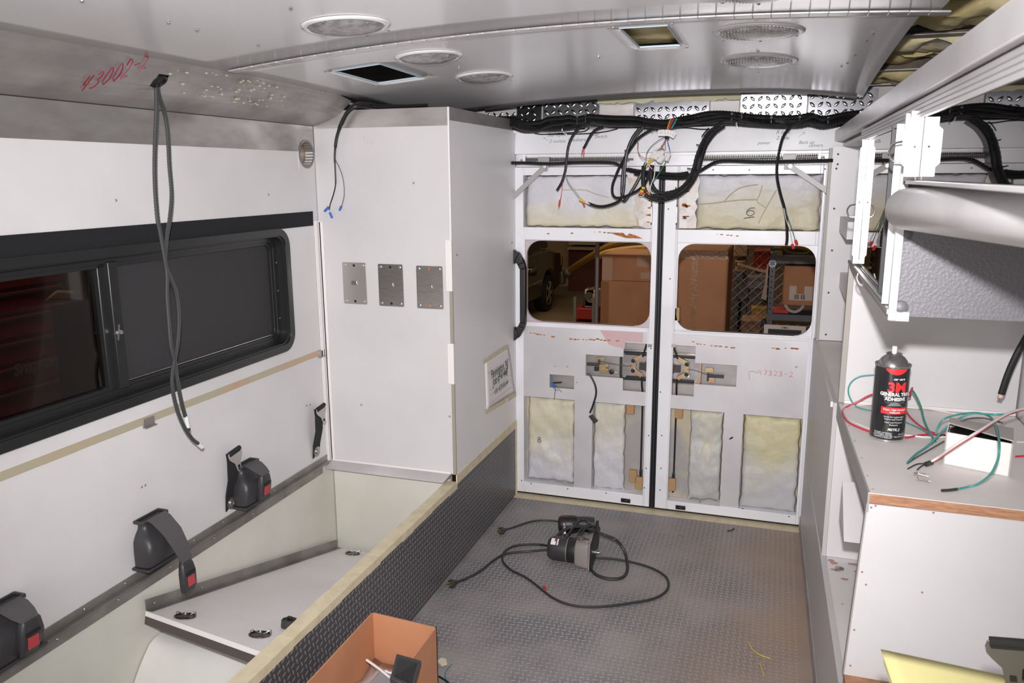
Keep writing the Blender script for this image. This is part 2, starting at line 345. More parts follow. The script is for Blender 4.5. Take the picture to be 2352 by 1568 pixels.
MB().lathe([(.046, 0), (.046, .002)], (XL - .055, 2.638, 1.58), (1, 0, 0), 24).build('hole_backing', rubber, wl)
bx('lower_panel', cream, wl, XL - .03, XL - .004, -1.3, 3.2, -.3, .385)
# yellow-grey bare strip with clips
mb = MB(); yy = [-1.3 + i * .1 for i in range(41)]
for a, b in zip(yy, yy[1:]): mb.box(XL, XL + .0012, a, min(b, 2.69), .817 - random.uniform(0, .001), .839)
mb.build('bare_strip', mat('bare_strip_metal', (.47, .43, .31), .5, .2, (.55, .37, .24), 5, .5, .68), wl)
for p in ((340, 968), (737, 811)):
    q = atX(*p, XL); MB().box(XL, XL + .004, q.y - .022, q.y + .022, q.z - .012, q.z + .012).box(XL, XL + .012, q.y - .022, q.y + .022, q.z - .014, q.z - .011).build('metal_clip', alu, wl, bevel=.001)
# black fabric strip above the window
a = MB().prism([(XL, -1.2, 1.376), (XL, 2.659, 1.371), (XL, 2.656, 1.318), (XL, -1.2, 1.323)], (.003, 0, 0)).build('fabric_strip', velcro, wl)
for p in ((266, 460), (617, 447), (325, 1118), (333, 1114), (704, 931), (712, 929), (154, 580)):
    q = atX(*p, XL); screws('screw', [q], (1, 0, 0), .0035, steel, wl)
# angle rail where the bench lid sat
rl = E('trim_2', (XL, 1, .38), kind='structure')
MB().box(XL, XL + .004, -1.3, YC - .03, .385, .408).box(XL, XL + .02, -1.3, YC - .03, .381, .385).box(XL + .001, XL + .005, -1.3, YC - .07, .345, .384).build('angle_rail', alu2, rl, bevel=.0008)
screws('screw', [(XL + .004, .9 + .14 * i, .397) for i in range(13)] + [(XL + .005, .97 + .2 * i, .364) for i in range(9)], (1, 0, 0), .004, steel, rl)
# cove along the top of the left wall
cv = E('trim_3', (XL, 1, 1.7), kind='structure')
def cove_pt(t, y):  # t 0 at the wall, 1 at the ceiling
    return (XL + .002 + .165 * t + .012 * math.sin(math.pi * t), y, 1.682 + .112 * t - .010 * math.sin(math.pi * t) - (.03 * t if y > 2.6 else 0))
HY = atX(357, 186, -1.56).y
mb = MB(); N1 = 8
for a, b in [(-1.3, HY - .02), (HY + .02, 2.0), (2.0, 2.52), (2.52, 2.69)]:
    for i in range(N1): mb.hexa([Vector(p) + Vector(d) for d in ((0, 0, 0), (0, 0, .003)) for p in (cove_pt(i / N1, a), cove_pt(i / N1, b), cove_pt((i + 1) / N1, b), cove_pt((i + 1) / N1, a))])
for i in range(N1):
    if i in (4, 5): continue
    mb.hexa([Vector(p) + Vector(d) for d in ((0, 0, 0), (0, 0, .003)) for p in (cove_pt(i / N1, HY - .02), cove_pt(i / N1, HY + .02), cove_pt((i + 1) / N1, HY + .02), cove_pt((i + 1) / N1, HY - .02))])
mb.build('cove_sheet', alu, cv, smooth=60)
MB().box(XL + .0, XL + .004, -1.3, 2.69, 1.681, 1.684).build('shadow_gap', rubber, cv)
hp = Vector(cove_pt(.62, HY)); MB().lathe([(.023, -.002), (.023, .001), (.017, .003), (.0165, -.01), (.002, -.012)], hp - Vector((0, 0, .0)), (.6, 0, -.8), 20).build('cable_hole', rubber, cv)
def oncove(px, py):
    best = None
    for i in range(101):
        t_ = i / 100; p = cove_pt(t_, 1.5); q = atX(px, py, p[0]); e_ = abs(q.z - p[2])
        if best is None or e_ < best[0]: best = (e_, t_, q.y)
    return best[1], best[2]
(ta_, ya_), (tb_, yb_), (tc_, yc_) = oncove(172, 208), oncove(338, 150), oncove(168, 178)
mb = MB(); wd_ = (yb_ - ya_) / (7 * 1.25)
for i, ch in enumerate('43002-2'):
    for st in STROKES[ch]:
        pts = []
        for a, b in st:
            u = (i * 1.25 + a) / (7 * 1.25); y_ = ya_ + (yb_ - ya_) * u; t_ = ta_ + (tb_ - ta_) * u + b * .30; p = cove_pt(min(t_, .99), y_); pts.append((p[0] + .0025, p[1] - b * .012, p[2] - .0035))
        mb.tube(pts, .0013, 4, 3)
mb.build('red_marker_number', inkr, cv)
mb = MB()
for i in range(70):
    y = random.gauss(2.12, .14); t = random.uniform(.45, .95); p = Vector(cove_pt(t, y)) + Vector((.004, 0, -.004)); s = random.uniform(.0025, .008)
    mb.prism([p + Vector((0, -s, 0)), p + Vector((.3 * s, .1 * s, .3 * s)), p + Vector((0, s, 0)), p - Vector((.3 * s, 0, .3 * s))], (.0005, 0, -.0005))
mb.build('glue_residue', mat('dried_glue', (.62, .56, .38), .7), cv)

# window in the left wall
win = E('window_1', (XL, 1.5, 1.1), kind='structure')
def lwring(name, y0, y1, z0, z1, r, g, xo, xi, m, **k):
    inn = rrect(y0 + g, y1 - g, z0 + g, z1 - g, max(r - g, .004), 8); out = rrect(y0, y1, z0, z1, r, 8)
    return MB().ring([(xo, a, b) for a, b in out], [(xo, a, b) for a, b in inn], (xi - xo, 0, 0)).build(name, m, win, **k)
lwring('window_frame', .58, 2.483, .882, 1.322, .065, .026, XL + .001, XL + .012, gunm, bevel=.002)
lwring('frame_liner', .60, 2.462, .902, 1.305, .055, .012, XL - .045, XL + .006, gunm)
lwring('frame_step', .612, 2.45, .912, 1.295, .05, .02, XL - .035, XL - .025, gunm, bevel=.001)
lwring('inner_track', .632, 2.43, .93, 1.277, .04, .012, XL - .052, XL - .030, gunm, bevel=.001)
screws('screw', [(XL + .008, 1.0 + .2 * i, .893) for i in range(7)] + [(XL + .001 - .02, 2.437, z) for z in (1.0, 1.1, 1.2)], (1, 0, 0), .0035, steel, win)
bx('meeting_stile', gunm, win, XL - .05, XL - .018, 1.68, 1.712, .93, 1.28, bevel=.003)
bx('meeting_stile', gunm, win, XL - .06, XL - .03, 1.655, 1.685, .93, 1.28, bevel=.003)
MB().cyl((XL - .018, 1.688, 1.09), (XL - .004, 1.688, 1.09), .006, 12).box(XL - .02, XL - .008, 1.675, 1.70, 1.085, 1.088).cyl((XL - .018, 1.688, 1.068), (XL - .01, 1.688, 1.112), .003, 8).build('window_latch', chrome, win)
tint = glass_mat('tinted_window_glass', (.34, .31, .30), .0, .03, .10)
MB().prism([(XL - .045, a, b) for a, b in rrect(.64, 1.68, .935, 1.272, .03)], (-.004, 0, 0)).build('window_pane', tint, win, label='dark tinted sliding pane')
MB().prism([(XL - .052, a, b) for a, b in rrect(1.70, 2.42, .935, 1.272, .03)], (-.004, 0, 0)).build('window_pane', glass_mat('tinted_window_glass_2', (.14, .13, .13), .0, .03, .12), win)
msk = bpy.data.materials.new('insect_screen'); msk.use_nodes = True
nt = msk.node_tree; tb = nt.nodes.new('ShaderNodeBsdfTransparent'); mx = nt.nodes.new('ShaderNodeMixShader'); mx.inputs[0].default_value = .72
pb = nt.nodes['Principled BSDF']; pb.inputs['Base Color'].default_value = (.045, .043, .047, 1); pb.inputs['Roughness'].default_value = .7
nt.links.new(tb.outputs[0], mx.inputs[1]); nt.links.new(pb.outputs[0], mx.inputs[2]); nt.links.new(mx.outputs[0], nt.nodes['Material Output'].inputs[0])
bx('insect_screen', msk, win, XL - .041, XL - .0395, 1.71, 2.42, .94, 1.268)
lwring('screen_frame', 1.70, 2.428, .932, 1.277, .03, .012, XL - .044, XL - .036, gunm)
MB().cyl((XL - .034, 1.72, .945), (XL - .034, 2.41, .945), .0016, 6).build('screen_spline', steel, win)

# right wall, bulkhead behind the camera, roof
bx('wall_right', white, None, .66, .70, -1.3, 3.52, -.03, 1.97, kind='structure')
bx('wall_front', white2, None, XL - .03, .70, -1.34, -1.3, -.03, 1.97, kind='structure')
ro = E('roof', (-.4, 1.2, 1.97), kind='structure')
bx('roof_skin', mat('roof_skin_grey', (.16, .12, .08), .7), ro, XL - .1, .75, -1.34, 3.56, 1.975, 1.99)
bx('wall_left_top', greyw, None, XL - .03, XL, -1.3, 3.5, 1.69, 1.975, kind='structure').name = 'wall_left_upper'

# ceiling: two arched sheets with a raised seam
ce = E('ceiling', (-.5, 1, 1.83), kind='structure')
SAG = -.045
def zc(x, y):
    z = 1.856 - .05 * (x + .35) ** 2
    if y > 2.0: z += SAG * ((y - 2) / 1.3) ** 2 - (.018 * max(0, (x + .1) / .35) ** 2 * (y - 2) / 1.3)
    return z
HOLES = [(-.40, -.285, 2.09, 2.39), (-1.30, -1.145, 2.24, 2.53)]
def sheet(name, x0, x1, y0, y1, holes, edge=None):
    X = sorted({*[x0 + (x1 - x0) * i / 30 for i in range(31)], *[v for h in holes for v in h[:2]]}); Y = sorted({*[y0 + (y1 - y0) * i / 20 for i in range(21)], *[v for h in holes for v in h[2:]]})
    mb = MB(); V = {}
    for i, x in enumerate(X):
        for j, y in enumerate(Y):
            xx = x
            if edge: xx = x0 + (x - x0) * (edge(y) - x0) / (x1 - x0) if not any(h[0] - .02 <= x <= h[1] + .02 for h in holes) else x
            V[i, j] = len(mb.v); mb.v.append((xx, y, zc(xx, y)))
    for i in range(len(X) - 1):
        for j in range(len(Y) - 1):
            cx, cyy = (X[i] + X[i + 1]) / 2, (Y[j] + Y[j + 1]) / 2
            if any(h[0] < cx < h[1] and h[2] < cyy < h[3] for h in holes): continue
            mb.f.append((V[i, j], V[i, j + 1], V[i + 1, j + 1], V[i + 1, j]))
    o = mb.build(name, ceilm, ce, smooth=60); s = o.modifiers.new('thickness', 'SOLIDIFY'); s.thickness = .004; s.offset = -1; return o
sheet('ceiling_sheet', -1.50, .30, -1.3, 2.0, [])
sheet('ceiling_sheet', -1.50, .27, 2.0, 3.3, HOLES)
mb = MB(); xs = [-1.48 + i * .04 for i in range(46)]
for a, b in zip(xs, xs[1:]): mb.hexa([(x, y, zc(x, 1.99) + dz) for dz in (-.006, -.001) for x, y in ((a, 1.975), (b, 1.975), (b, 2.012), (a, 2.012))])
mb.build('seam_trim', mat('seam_metal', (.72, .70, .70), .22, .7), ce, bevel=.0015)
mb = MB(); xs = [-1.2 + i * .05 for i in range(30)]
for a, b in zip(xs, xs[1:]): mb.hexa([(x, y, zc(x, 3.3) + dz) for dz in (-.007, .004) for x, y in ((a, 3.296), (min(b, .25), 3.296), (min(b, .25), 3.302), (a, 3.302))])
mb.build('dark_gap_strip', rubber, ce)  # black strip standing in for the dark gap along the rear edge
for h in HOLES:
    g = MB(); r = [(h[0], h[2]), (h[1], h[2]), (h[1], h[3]), (h[0], h[3])]
    c = ((h[0] + h[1]) / 2, (h[2] + h[3]) / 2)
    out = [(c[0] + (x - c[0]) * 1.04, c[1] + (y - c[1]) * 1.02) for x, y in r]
    g.ring([(x, y, zc(x, y) - .0012) for x, y in out], [(x, y, zc(x, y) - .0012) for x, y in r], (0, 0, .005)); g.build('blue_film_edge', mat('blue_film', (.42, .52, .58), .4), ce)
    screws('screw', [(x, y, zc(x, y)) for x, y in [(c[0] + (x - c[0]) * s, c[1] + (y - c[1]) * 1.12) for x, y in r for s in (1.25,)]], (0, 0, -1), .004, chrome, ce)
    bx('foam_block', foamy, ro, h[0] - .06, h[1] + .06, h[2] + .06, h[3] + .12, 1.88, 1.97)
for p in ((668, 19), (1055, 160), (1160, 199), (1375, 129), (1741, 115), (1741, 170), (388, 68), (454, 84), (190, 20), (594, 118), (2005, 76), (1990, 92), (1963, 130), (1930, 182), (1945, 160)):
    q = atZ(*p, 1.84); q = atZ(*p, zc(q.x, q.y)); screws('screw', [(q.x, q.y, zc(q.x, q.y) - .001)], (0, 0, -1), .0045, chrome, ce)

# roof ribs, foam and looms seen past the ceiling's cut edge
for y in (1.72, 2.08, 2.62, 3.14, 3.42):
    dz_ = max(0, y - 2.2) * .065; MB().prism([(.15, y - .035, 1.975), (.15, y - .022, 1.905 - dz_), (.15, y + .022, 1.905 - dz_), (.15, y + .035, 1.975)], (.51, 0, 0)).build('roof_rib', mat('rib_metal', (.10, .065, .04), .6, .2, (.05, .035, .025), 8, .45, .6), ro); bx('rib_flange', alu, ro, .15, .66, y - .024, y + .024, 1.9035 - dz_, 1.9055 - dz_)
def lumpy(name, x0, x1, y0, y1, z, amp, m, parent, nx=14, ny=10, seed=0, lip=.03):
    mb = MB()
    for j in range(ny + 1):
        for i in range(nx + 1):
            u, v = i / nx, j / ny; e = min(u, 1 - u, v, 1 - v) * 2
            x = x0 + (x1 - x0) * u; y = y0 + (y1 - y0) * v
            mb.v.append((x, y, z + lip * (1 - min(1, e * 5)) + amp * 1.3 * noise.noise(Vector((x * 14, y * 14, seed))) + amp * .5 * noise.noise(Vector((x * 40, y * 40, seed)))))
    for j in range(ny):
        for i in range(nx): k = j * (nx + 1) + i; mb.f.append((k, k + nx + 1, k + nx + 2, k + 1))
    o = mb.build(name, m, parent, smooth=50); s = o.modifiers.new('thickness', 'SOLIDIFY'); s.thickness = .02; s.offset = -1; return o
for i, (a, b) in enumerate(((1.45, 1.68), (1.76, 2.04), (2.13, 2.30), (2.33, 2.57), (2.68, 2.88), (2.90, 3.09), (3.18, 3.38))):
    lumpy('foam_slab', .16, .655, a, b, 1.900 + .008 * (i % 3) - max(0, (a + b) / 2 - 2.2) * .065, .018, foamy if i % 3 != 1 else mat('grey_foam', (.50, .46, .36), .8, 0, (.66, .58, .36), 12, .45, .6, bump=.8, bscale=40), ro, 18, 10, i * 3.3)
for i, y in enumerate((1.98, 2.02, 2.55, 2.6, 3.1)):
    lo = MB().tube([(.12, y, 1.90), (.25, y - .02, 1.893), (.4, y + .01, 1.888), (.55, y, 1.895), (.655, y + .01, 1.9)], .009, 8, 8, rib=.004).build('roof_loom', blackg, ro)

# ---------------------------------------------------------------- back wall, header, tread plate patches
wb = E('wall_back', (-.4, 3.52, 0), kind='structure')
bx('wall_panel', greyw, wb, XL - .03, -1.125, 3.50, 3.53, -.03, 1.97)
bx('wall_panel', paint, wb, .176, .70, 3.50, 3.53, -.03, 1.70)
bx('wall_panel', mat('bare_grey_panel', (.50, .48, .46), .5, 0, (.40, .37, .35), 8, .4, .65, bump=.2), wb, -1.125, .70, 3.53, 3.56, 1.60, 1.975)
def tplate(px0, px1, zz0, zz1, tilt, tl, ori=0):
    a = atY(px0, 250, 3.50).x; b = atY(px1, 250, 3.50).x
    t = E('tread_plate', ((a + b) / 2, 3.50, (zz0 + zz1) / 2), rot=(tilt, 0, tl), local=True); t.parent = wb; t.matrix_parent_inverse = INV[wb]
    t.name = 'plate_mount'
    o = bx('tread_plate', plate, wb, -(b - a) / 2, (b - a) / 2, 0, .004, -(zz1 - zz0) / 2, (zz1 - zz0) / 2)
    M_ = Matrix.Translation(t.location) @ Matrix.Rotation(tl, 4, 'Z') @ Matrix.Rotation(tilt, 4, 'X')
    o.matrix_parent_inverse = INV[wb] @ M_; bpy.data.objects.remove(t)
    mb = MB(); W2, H2 = (b - a) / 2, (zz1 - zz0) / 2; p = .030; n = 0
    for i in range(int(2 * W2 / p) + 1):
        for j in range(int(2 * H2 / p) + 2):
            x = -W2 + (i + .5) * p; z = -H2 + (j + .2) * p
            if abs(x) > W2 - .008 or abs(z) > H2 - .008: continue
            th = math.radians(45 if (i + j) % 2 else -45) + ori; c, s = math.cos(th), math.sin(th)
            q = lambda u, v, h: (x + u * c - v * s, -h, z + u * s + v * c)
            mb.add([q(-.015, 0, 0), q(-.006, -.006, 0), q(.006, -.006, 0), q(.015, 0, 0), q(.006, .006, 0), q(-.006, .006, 0), q(-.006, 0, .0035), q(.006, 0, .0035)], [(1, 0, 6), (2, 1, 6, 7), (3, 2, 7), (4, 3, 7), (5, 4, 7, 6), (0, 5, 6)])
    g = mb.build('tread_relief', plate, o, kind='stuff', smooth=60)
tplate(1100, 1243, 1.70, 1.815, -.12, .0); tplate(1248, 1375, 1.70, 1.832, -.08, .05); tplate(1459, 1628, 1.70, 1.80, -.05, .02)
tplate(1701, 1852, 1.70, 1.815, .045, .0); tplate(1856, 2015, 1.70, 1.82, -.04, .03)
for a, b, m_ in ((1378, 1455, alu), (1632, 1697, white2)):
    bx('filler_plate', m_, wb, atY(a, 250, 3.5).x, atY(b, 250, 3.5).x, 3.50, 3.505, 1.70, 1.79)
mb = MB(); n = 40; x0, x1 = atY(1372, 240, 3.5).x, atY(1700, 240, 3.5).x
lo = [(x0 + (x1 - x0) * i / n, 3.498, 1.795 + .012 * noise.noise(Vector((i * .35, 0, 3))) + .01 * noise.noise(Vector((i * .9, 4, 3)))) for i in range(n + 1)]
mb.prism(lo + [(x1, 3.498, 1.86), (x0, 3.498, 1.86)], (0, .006, 0)).build('foam_edge', mat('pale_foam', (.56, .53, .40), .8, 0, (.50, .45, .30), 9, bump=.6), wb)
bx('sheet_above', mat('rust_stained', (.38, .32, .28), .7, 0, (.22, .12, .07), 12, .45, .6), wb, atY(1640, 230, 3.5).x, atY(1800, 230, 3.5).x, 3.505, 3.51, 1.80, 1.86)

hd = E('trim_4', (-.45, 3.47, 1.64), kind='structure')
MB().hexa([(-1.12, 3.445, 1.588), (.25, 3.445, 1.588), (.25, 3.53, 1.588), (-1.12, 3.53, 1.588), (-1.12, 3.456, 1.690), (.25, 3.456, 1.690), (.25, 3.53, 1.690), (-1.12, 3.53, 1.690)]).build('header_beam', paint, hd, bevel=.004)
MB().prism([(-1.118, 3.43, 1.68), (-1.118, 3.43, 1.735), (-1.10, 3.43, 1.735), (-1.035, 3.43, 1.688)], (0, .02, 0)).build('corner_gusset', paint, hd)
bx('track_rail', paint, hd, -1.12, .178, 3.472, 3.53, 1.535, 1.590)
bx('track_groove', sealm, hd, -1.12, .178, 3.468, 3.474, 1.575, 1.580)
screws('screw', [(x, 3.447, 1.694) for x in (-1.0, -.91, -.84, -.55, -.4)], (0, -1, 0), .005, steel, hd)
for s_, x, z, sz in (('Sea Cptn', -.93, 1.663, .022), ('2 outlets', -.925, 1.636, .02), ('Speakers', -.84, 1.640, .022), ('Door', -.765, 1.662, .02), ('Switch', -.735, 1.652, .02), ('Min light', -.53, 1.668, .02), ('R light', .0, 1.655, .02), ('2 Side', .0, 1.632, .02), ('Back up', .09, 1.614, .018), ('camera', .125, 1.602, .018), ('power', -.07, 1.615, .018)):
    text('pencil_note', s_, sz, (x, 3.445 + .011 * (z - 1.588) / .102, z), (1, 0, 0), (0, .107, 1), inkg, hd, shear=.3)
for s_, x in (('<', -.985), ('>', .06)): scrawl('pencil_arrow', s_, (x, 3.449, 1.642), (1, 0, 0), (0, 0, 1), .02, .022, .0006, inkg, hd)
# spring loaded door checks
for (a, b, brk, e0, e1) in ((-1.072, -.612, 1250, (1253, 382), (1160, 470)), (-.318, .142, 1812, (1815, 382), (1905, 442))):
    t = E('door_check', ((a + b) / 2, 3.45, 1.563), 'left door check rod with long coil spring and grey swing arm under the header' if brk == 1250 else 'right door check rod with long coil spring and grey swing arm under the header', 'door check')
    MB().cyl((a - .02, 3.452, 1.563), (b + .02, 3.452, 1.563), .0045, 10).build('rod', steel, t)
    xb = atY(brk, 378, 3.45).x; mb = MB()
    turns = int((b - a) / .0068)
    P = [(a + (b - a) * i / (turns * 8), 3.452 + .0115 * math.cos(i * math.pi / 4), 1.563 + .0115 * math.sin(i * math.pi / 4)) for i in range(turns * 8 + 1)]
    mb.tube(P, .0017, 4, 0).build('coil_spring', steel, t)
    end = a if brk == 1250 else b
    bx('end_bracket', paint, t, end - .006, end + .006, 3.435, 3.472, 1.545, 1.588, bevel=.001)
    MB().box(xb - .026, xb + .026, 3.436, 3.470, 1.552, 1.576).box(xb - .018, xb + .018, 3.437, 3.441, 1.515, 1.56).build('slider_block', mat('grey_painted_steel', (.38, .36, .36), .4), t, bevel=.002)
    p0 = atY(*e0, 3.432); p1 = atY(*e1, 3.425); d = (p1 - p0).normalized(); n_ = Vector((-d.z, 0, d.x)) * .0105
    MB().prism([p0 + n_ - d * .012, p0 - n_ - d * .012, p1 - n_, p1 + n_], (0, -.006, 0)).build('swing_arm', MATS['grey_painted_steel'], t, bevel=.001)
    MB().cyl(p0 + Vector((0, .01, 0)), p0 - Vector((0, .014, 0)), .008, 6).build('pivot_bolt', steel, t)

# ---------------------------------------------------------------- the two rear doors, skins off
def rear_door(name, X0, X1, holes, cut, slots, col, pan, low, win_, foams, side):
    d = E(name, ((X0 + X1) / 2, YD, 0), kind='structure')
    top = 1.533
    mb = MB(); f = lambda a, b, c, e: mb.box(a, b, YD - .018, YD + .03, c, e)
    plate_holes(mb, X0, X1, .014, top, [pan, win_[:4], (low[0], low[1], low[2], .822)], f).build('door_frame', paint, d, bevel=.0015)
    mb = MB(); window_ring(mb, win_[0] + .004, win_[1] - .002, win_[2] + .004, win_[3] - .004, .066, win_[0], win_[1], win_[2], win_[3], YD - .004, YD + .012); mb.build('window_corner_web', paint if side > 0 else mat('overspray_grey_pink', (.52, .47, .49), .45), d)
    mb = MB(); f = lambda a, b, c, e: mb.box(a, b, YD - .014, YD - .010, c, e)
    plate_holes(mb, low[0], low[1] if side < 0 else low[1] + .005, .488, .822, cut + slots, f).build('access_panel', alus, d)
    bx('mid_column', alus, d, col[0], col[1], YD - .012, YD - .006, low[2], .49)
    bx('outer_skin', mat('skin_grey', (.36, .34, .335), .5, 0, (.50, .44, .32), 7, .48, .62), d, X0 + .01, X1 - .01, YD + .032, YD + .036, .02, win_[2] - .002)
    bx('outer_skin', MATS['skin_grey'], d, X0 + .01, X1 - .01, YD + .032, YD + .036, win_[3] + .002, 1.53)
    bx('window_sill', alus if side > 0 else pinkp, d, win_[0], win_[1], YD - .006, YD + .02, .822, win_[2] + .004, bevel=.001)
    for i, (a, b, c, e, m, sd, pw) in enumerate(foams):
        nx, nz = 30, 34; mb = MB()
        for j in range(nz + 1):
            for k in range(nx + 1):
                u, v = k / nx, j / nz; eu = min(u, 1 - u) * nx; ev = min(v, 1 - v) * nz; ee = min(eu, ev)
                x = a + (b - a) * u; z = c + (e - c) * v
                wob = .006 * noise.noise(Vector((x * 30, z * 30, sd + 7))) if ee < 1.5 else 0
                dep = .016 * (1 - min(1, ee / 2.2)) ** 2
                y = YD + .002 + dep - pw * 1.7 * (noise.noise(Vector((x * 7, z * 7, sd))) + .45 * noise.noise(Vector((x * 19, z * 19, sd))) + .25 * noise.noise(Vector((x * 50, z * 50, sd))))
                mb.v.append((x + wob, y, z + wob))
        for j in range(nz):
            for k in range(nx): q = j * (nx + 1) + k; mb.f.append((q, q + 1, q + nx + 2, q + nx + 1))
        for k in range(nx + 1): pass
        fo = mb.build('foam_panel', m, d, smooth=180); s = fo.modifiers.new('thickness', 'SOLIDIFY'); s.thickness = .022; s.offset = -1
    return d
SILV = (.62, .615, .65); CRM = (.62, .575, .43); GRN = (.42, .42, .37)
d1 = rear_door('door_1', -1.12, -.482, None, [(-.786, -.612, .608, .706), (-.615, -.510, .552, .771)], [(-.955, -.839, .540, .602)], (-.836, -.752), (-1.079, -.508, 1.272, 1.498), (-1.079, -.512, .066), (-1.072, -.505, .842, 1.216),
    [(-1.074, -.56, 1.274, 1.496, foam_mat('foam_silver_over_cream', SILV, CRM, 1.345, .05, .3), 1., .006),
     (-1.066, -.839, .075, .484, foam_mat('foam_cream_over_silver', CRM, SILV, .235, .09, .35), 2., .009),
     (-.750, -.604, .062, .486, foam_mat('foam_cream_over_white', (.60, .57, .47), (.60, .60, .63), .32, .08, .35), 3., .008)], -1)
d2 = rear_door('door_2', -.456, .173, None, [(-.398, -.303, .549, .773), (-.304, -.127, .606, .700)], [], (-.170, -.091), (-.405, .163, 1.272, 1.498), (-.400, .150, .056), (-.396, .160, .836, 1.216),
    [(-.33, .160, 1.274, 1.496, foam_mat('foam_silver_over_putty', SILV, (.58, .53, .38), 1.40, .06, .35), 4., .007),
     (-.315, -.174, .062, .484, foam_mat('foam_cream_grey', CRM, (.50, .50, .49), .36, .14, .7), 5., .011),
     (-.088, .146, .052, .486, foam_mat('foam_cream_over_grey', (.60, .55, .34), (.54, .54, .55), .27, .11, .35), 6., .007)], 1)
# torn bright patches beside the upper foam
def torn(d, pts): return MB().prism([atY(*Z4(x, y), YD - .001) for x, y in pts], (0, -.004, 0)).build('torn_foil', mat('torn_foil', (.78, .74, .72), .45, 0, (.60, .52, .47), 18, .45, .62, bump=.5), d, smooth=0)
torn(d1, [(1415, 945), (1440, 1060), (1470, 1150), (1465, 1210), (1490, 1290), (1505, 1400), (1545, 1470), (1560, 1560), (1640, 1590), (1720, 1590), (1700, 1270), (1690, 950)])
torn(d2, [(2040, 945), (2040, 1590), (2240, 1590), (2250, 1480), (2225, 1400), (2260, 1330), (2230, 1270), (2275, 1210), (2265, 1120), (2290, 1030), (2270, 945)])
blobs('rust_stain', [(x + random.uniform(-.003, .003), z + random.uniform(-.006, .006)) for x in np.linspace(-.378, -.362, 5) for z in (1.37, 1.43, 1.32)], .007, YD - .006, rust, d2)
blobs('rust_stain', [(-.522 + random.uniform(-.004, .004), z) for z in (1.30, 1.33, 1.36, 1.39)], .007, YD - .006, rust, d1)
# latch recess edges, hinge-side slots by the meeting stiles
for d, x in ((d1, -.5095), (d2, -.4035)): bx('slot_liner', rubber, d, x - .0025, x + .0025, YD - .021, YD - .016, 1.29, 1.375); bx('slot_plate', chrome, d, x - .0015, x + .0015, YD - .0215, YD - .0205, 1.30, 1.365)
# rust, primer and pen marks
blobs('rust_stain', [atY(x, y, YD).xz for x, y in [(1221, 763), (1229, 764), (1236, 766), (1244, 767), (1252, 768), (1272, 772), (1313, 777), (1322, 778), (1330, 778), (1341, 778), (1349, 779), (1358, 778), (1366, 779), (1374, 777), (1382, 779), (1391, 780), (1400, 780), (1420, 781)]], .0062, YD - .0141, rust, d1)
blobs('rust_stain', [atY(x, y, YD).xz for x, y in [(1262, 536), (1316, 535), (1368, 532), (1380, 532), (1390, 533), (1400, 534), (1409, 535), (1418, 537), (1428, 540), (1437, 543), (1450, 545), (1461, 545)]], .0055, YD - .0181, rust, d1)
MB().prism([atY(*p, YD) - Vector((0, .0185, 0)) for p in ((1400, 533), (1433, 534), (1441, 541), (1447, 535), (1465, 541), (1478, 547), (1440, 546), (1420, 540))], (0, -.0005, 0)).build('rust_stain', rust, d1)
blobs('rust_stain', [atY(x, y, YD).xz for x, y in [(1593, 783), (1603, 788), (1610, 789), (1619, 790), (1634, 792), (1645, 793), (1655, 794), (1669, 795), (1684, 797), (1776, 798), (1786, 799), (1804, 798), (1820, 798), (1830, 799)]], .0062, YD - .0141, rust, d2)
blobs('rust_stain', [atY(x, y, YD).xz for x, y in [(1648, 537), (1658, 538), (1672, 539), (1680, 540), (1694, 541)]], .004, YD - .0181, rust, d2)
MB().prism([atY(*p, YD) - Vector((0, .0142, 0)) for p in ((1380, 757), (1479, 761), (1478, 785), (1438, 783), (1436, 800), (1400, 790))], (0, -.0004, 0)).build('primer_patch', mat('pink_overspray', (.64, .36, .38), .5, 0, (.56, .46, .48), 9, .3, .7), d1)
scrawl('pink_marker_number', '47323-2', atY(1741, 860, YD - .015), (1, 0, -.0), (.0, 0, 1), .021, .0165, .0011, inkp, d2)
MB().tube([atY(x, y, YD - .0155) for x, y in ((1741, 856), (1725, 852), (1720, 858), (1722, 872))], .0008, 4, 4).build('pen_mark', inkg, d2)
scrawl('black_pen_number', '8', atY(1234, 1016, YD - .012), (1, 0, .15), (-.1, 0, 1), .026, .022, .0013, ink, d1)
MB().tube([atY(*Z5(x, y), YD - .012) for x, y in ((1220, 1345), (1165, 1350), (1125, 1390), (1130, 1425), (1170, 1440), (1210, 1415), (1205, 1385), (1160, 1375), (1130, 1395))], .0014, 5, 4).tube([atY(*Z5(x, y), YD - .012) for x, y in ((1090, 1470), (1215, 1452))], .0014, 5, 0).build('black_pen_number', ink, d2)
mk = foam_mat('foam_crack', (.50, .42, .28), (.50, .42, .28), 1, .1)
for pts in ([(850, 1280), (900, 1215), (1000, 1130), (1100, 1090), (1260, 1065)], [(550, 1300), (700, 1290), (850, 1270), (1050, 1250), (1250, 1245)], [(1480, 1130), (1420, 1230), (1360, 1340), (1300, 1450), (1265, 1530)], [(1310, 1075), (1280, 1180), (1250, 1270), (1350, 1340)]):
    MB().tube([atY(*Z5(x, y), YD - .0045) for x, y in pts], .0022, 5, 4).build('foam_seam', mk, d2)
MB().tube([atY(*Z4(x, y), YD - .0035) for x, y in ((640, 1130), (900, 1130), (1040, 1180), (1200, 1220))], .0014, 5, 4).build('foam_seam', mk, d1)
for X, Y_, d in ((1325, 683, d1), (1765, 683, d2)): pass
screws('screw', [atY(x, y, YD - .014) for x, y in ((1275, 840), (1303, 841), (1198, 789), (1325, 877), (1829, 842))], (0, -1, 0), .0045, chrome, d1)
mb = MB()
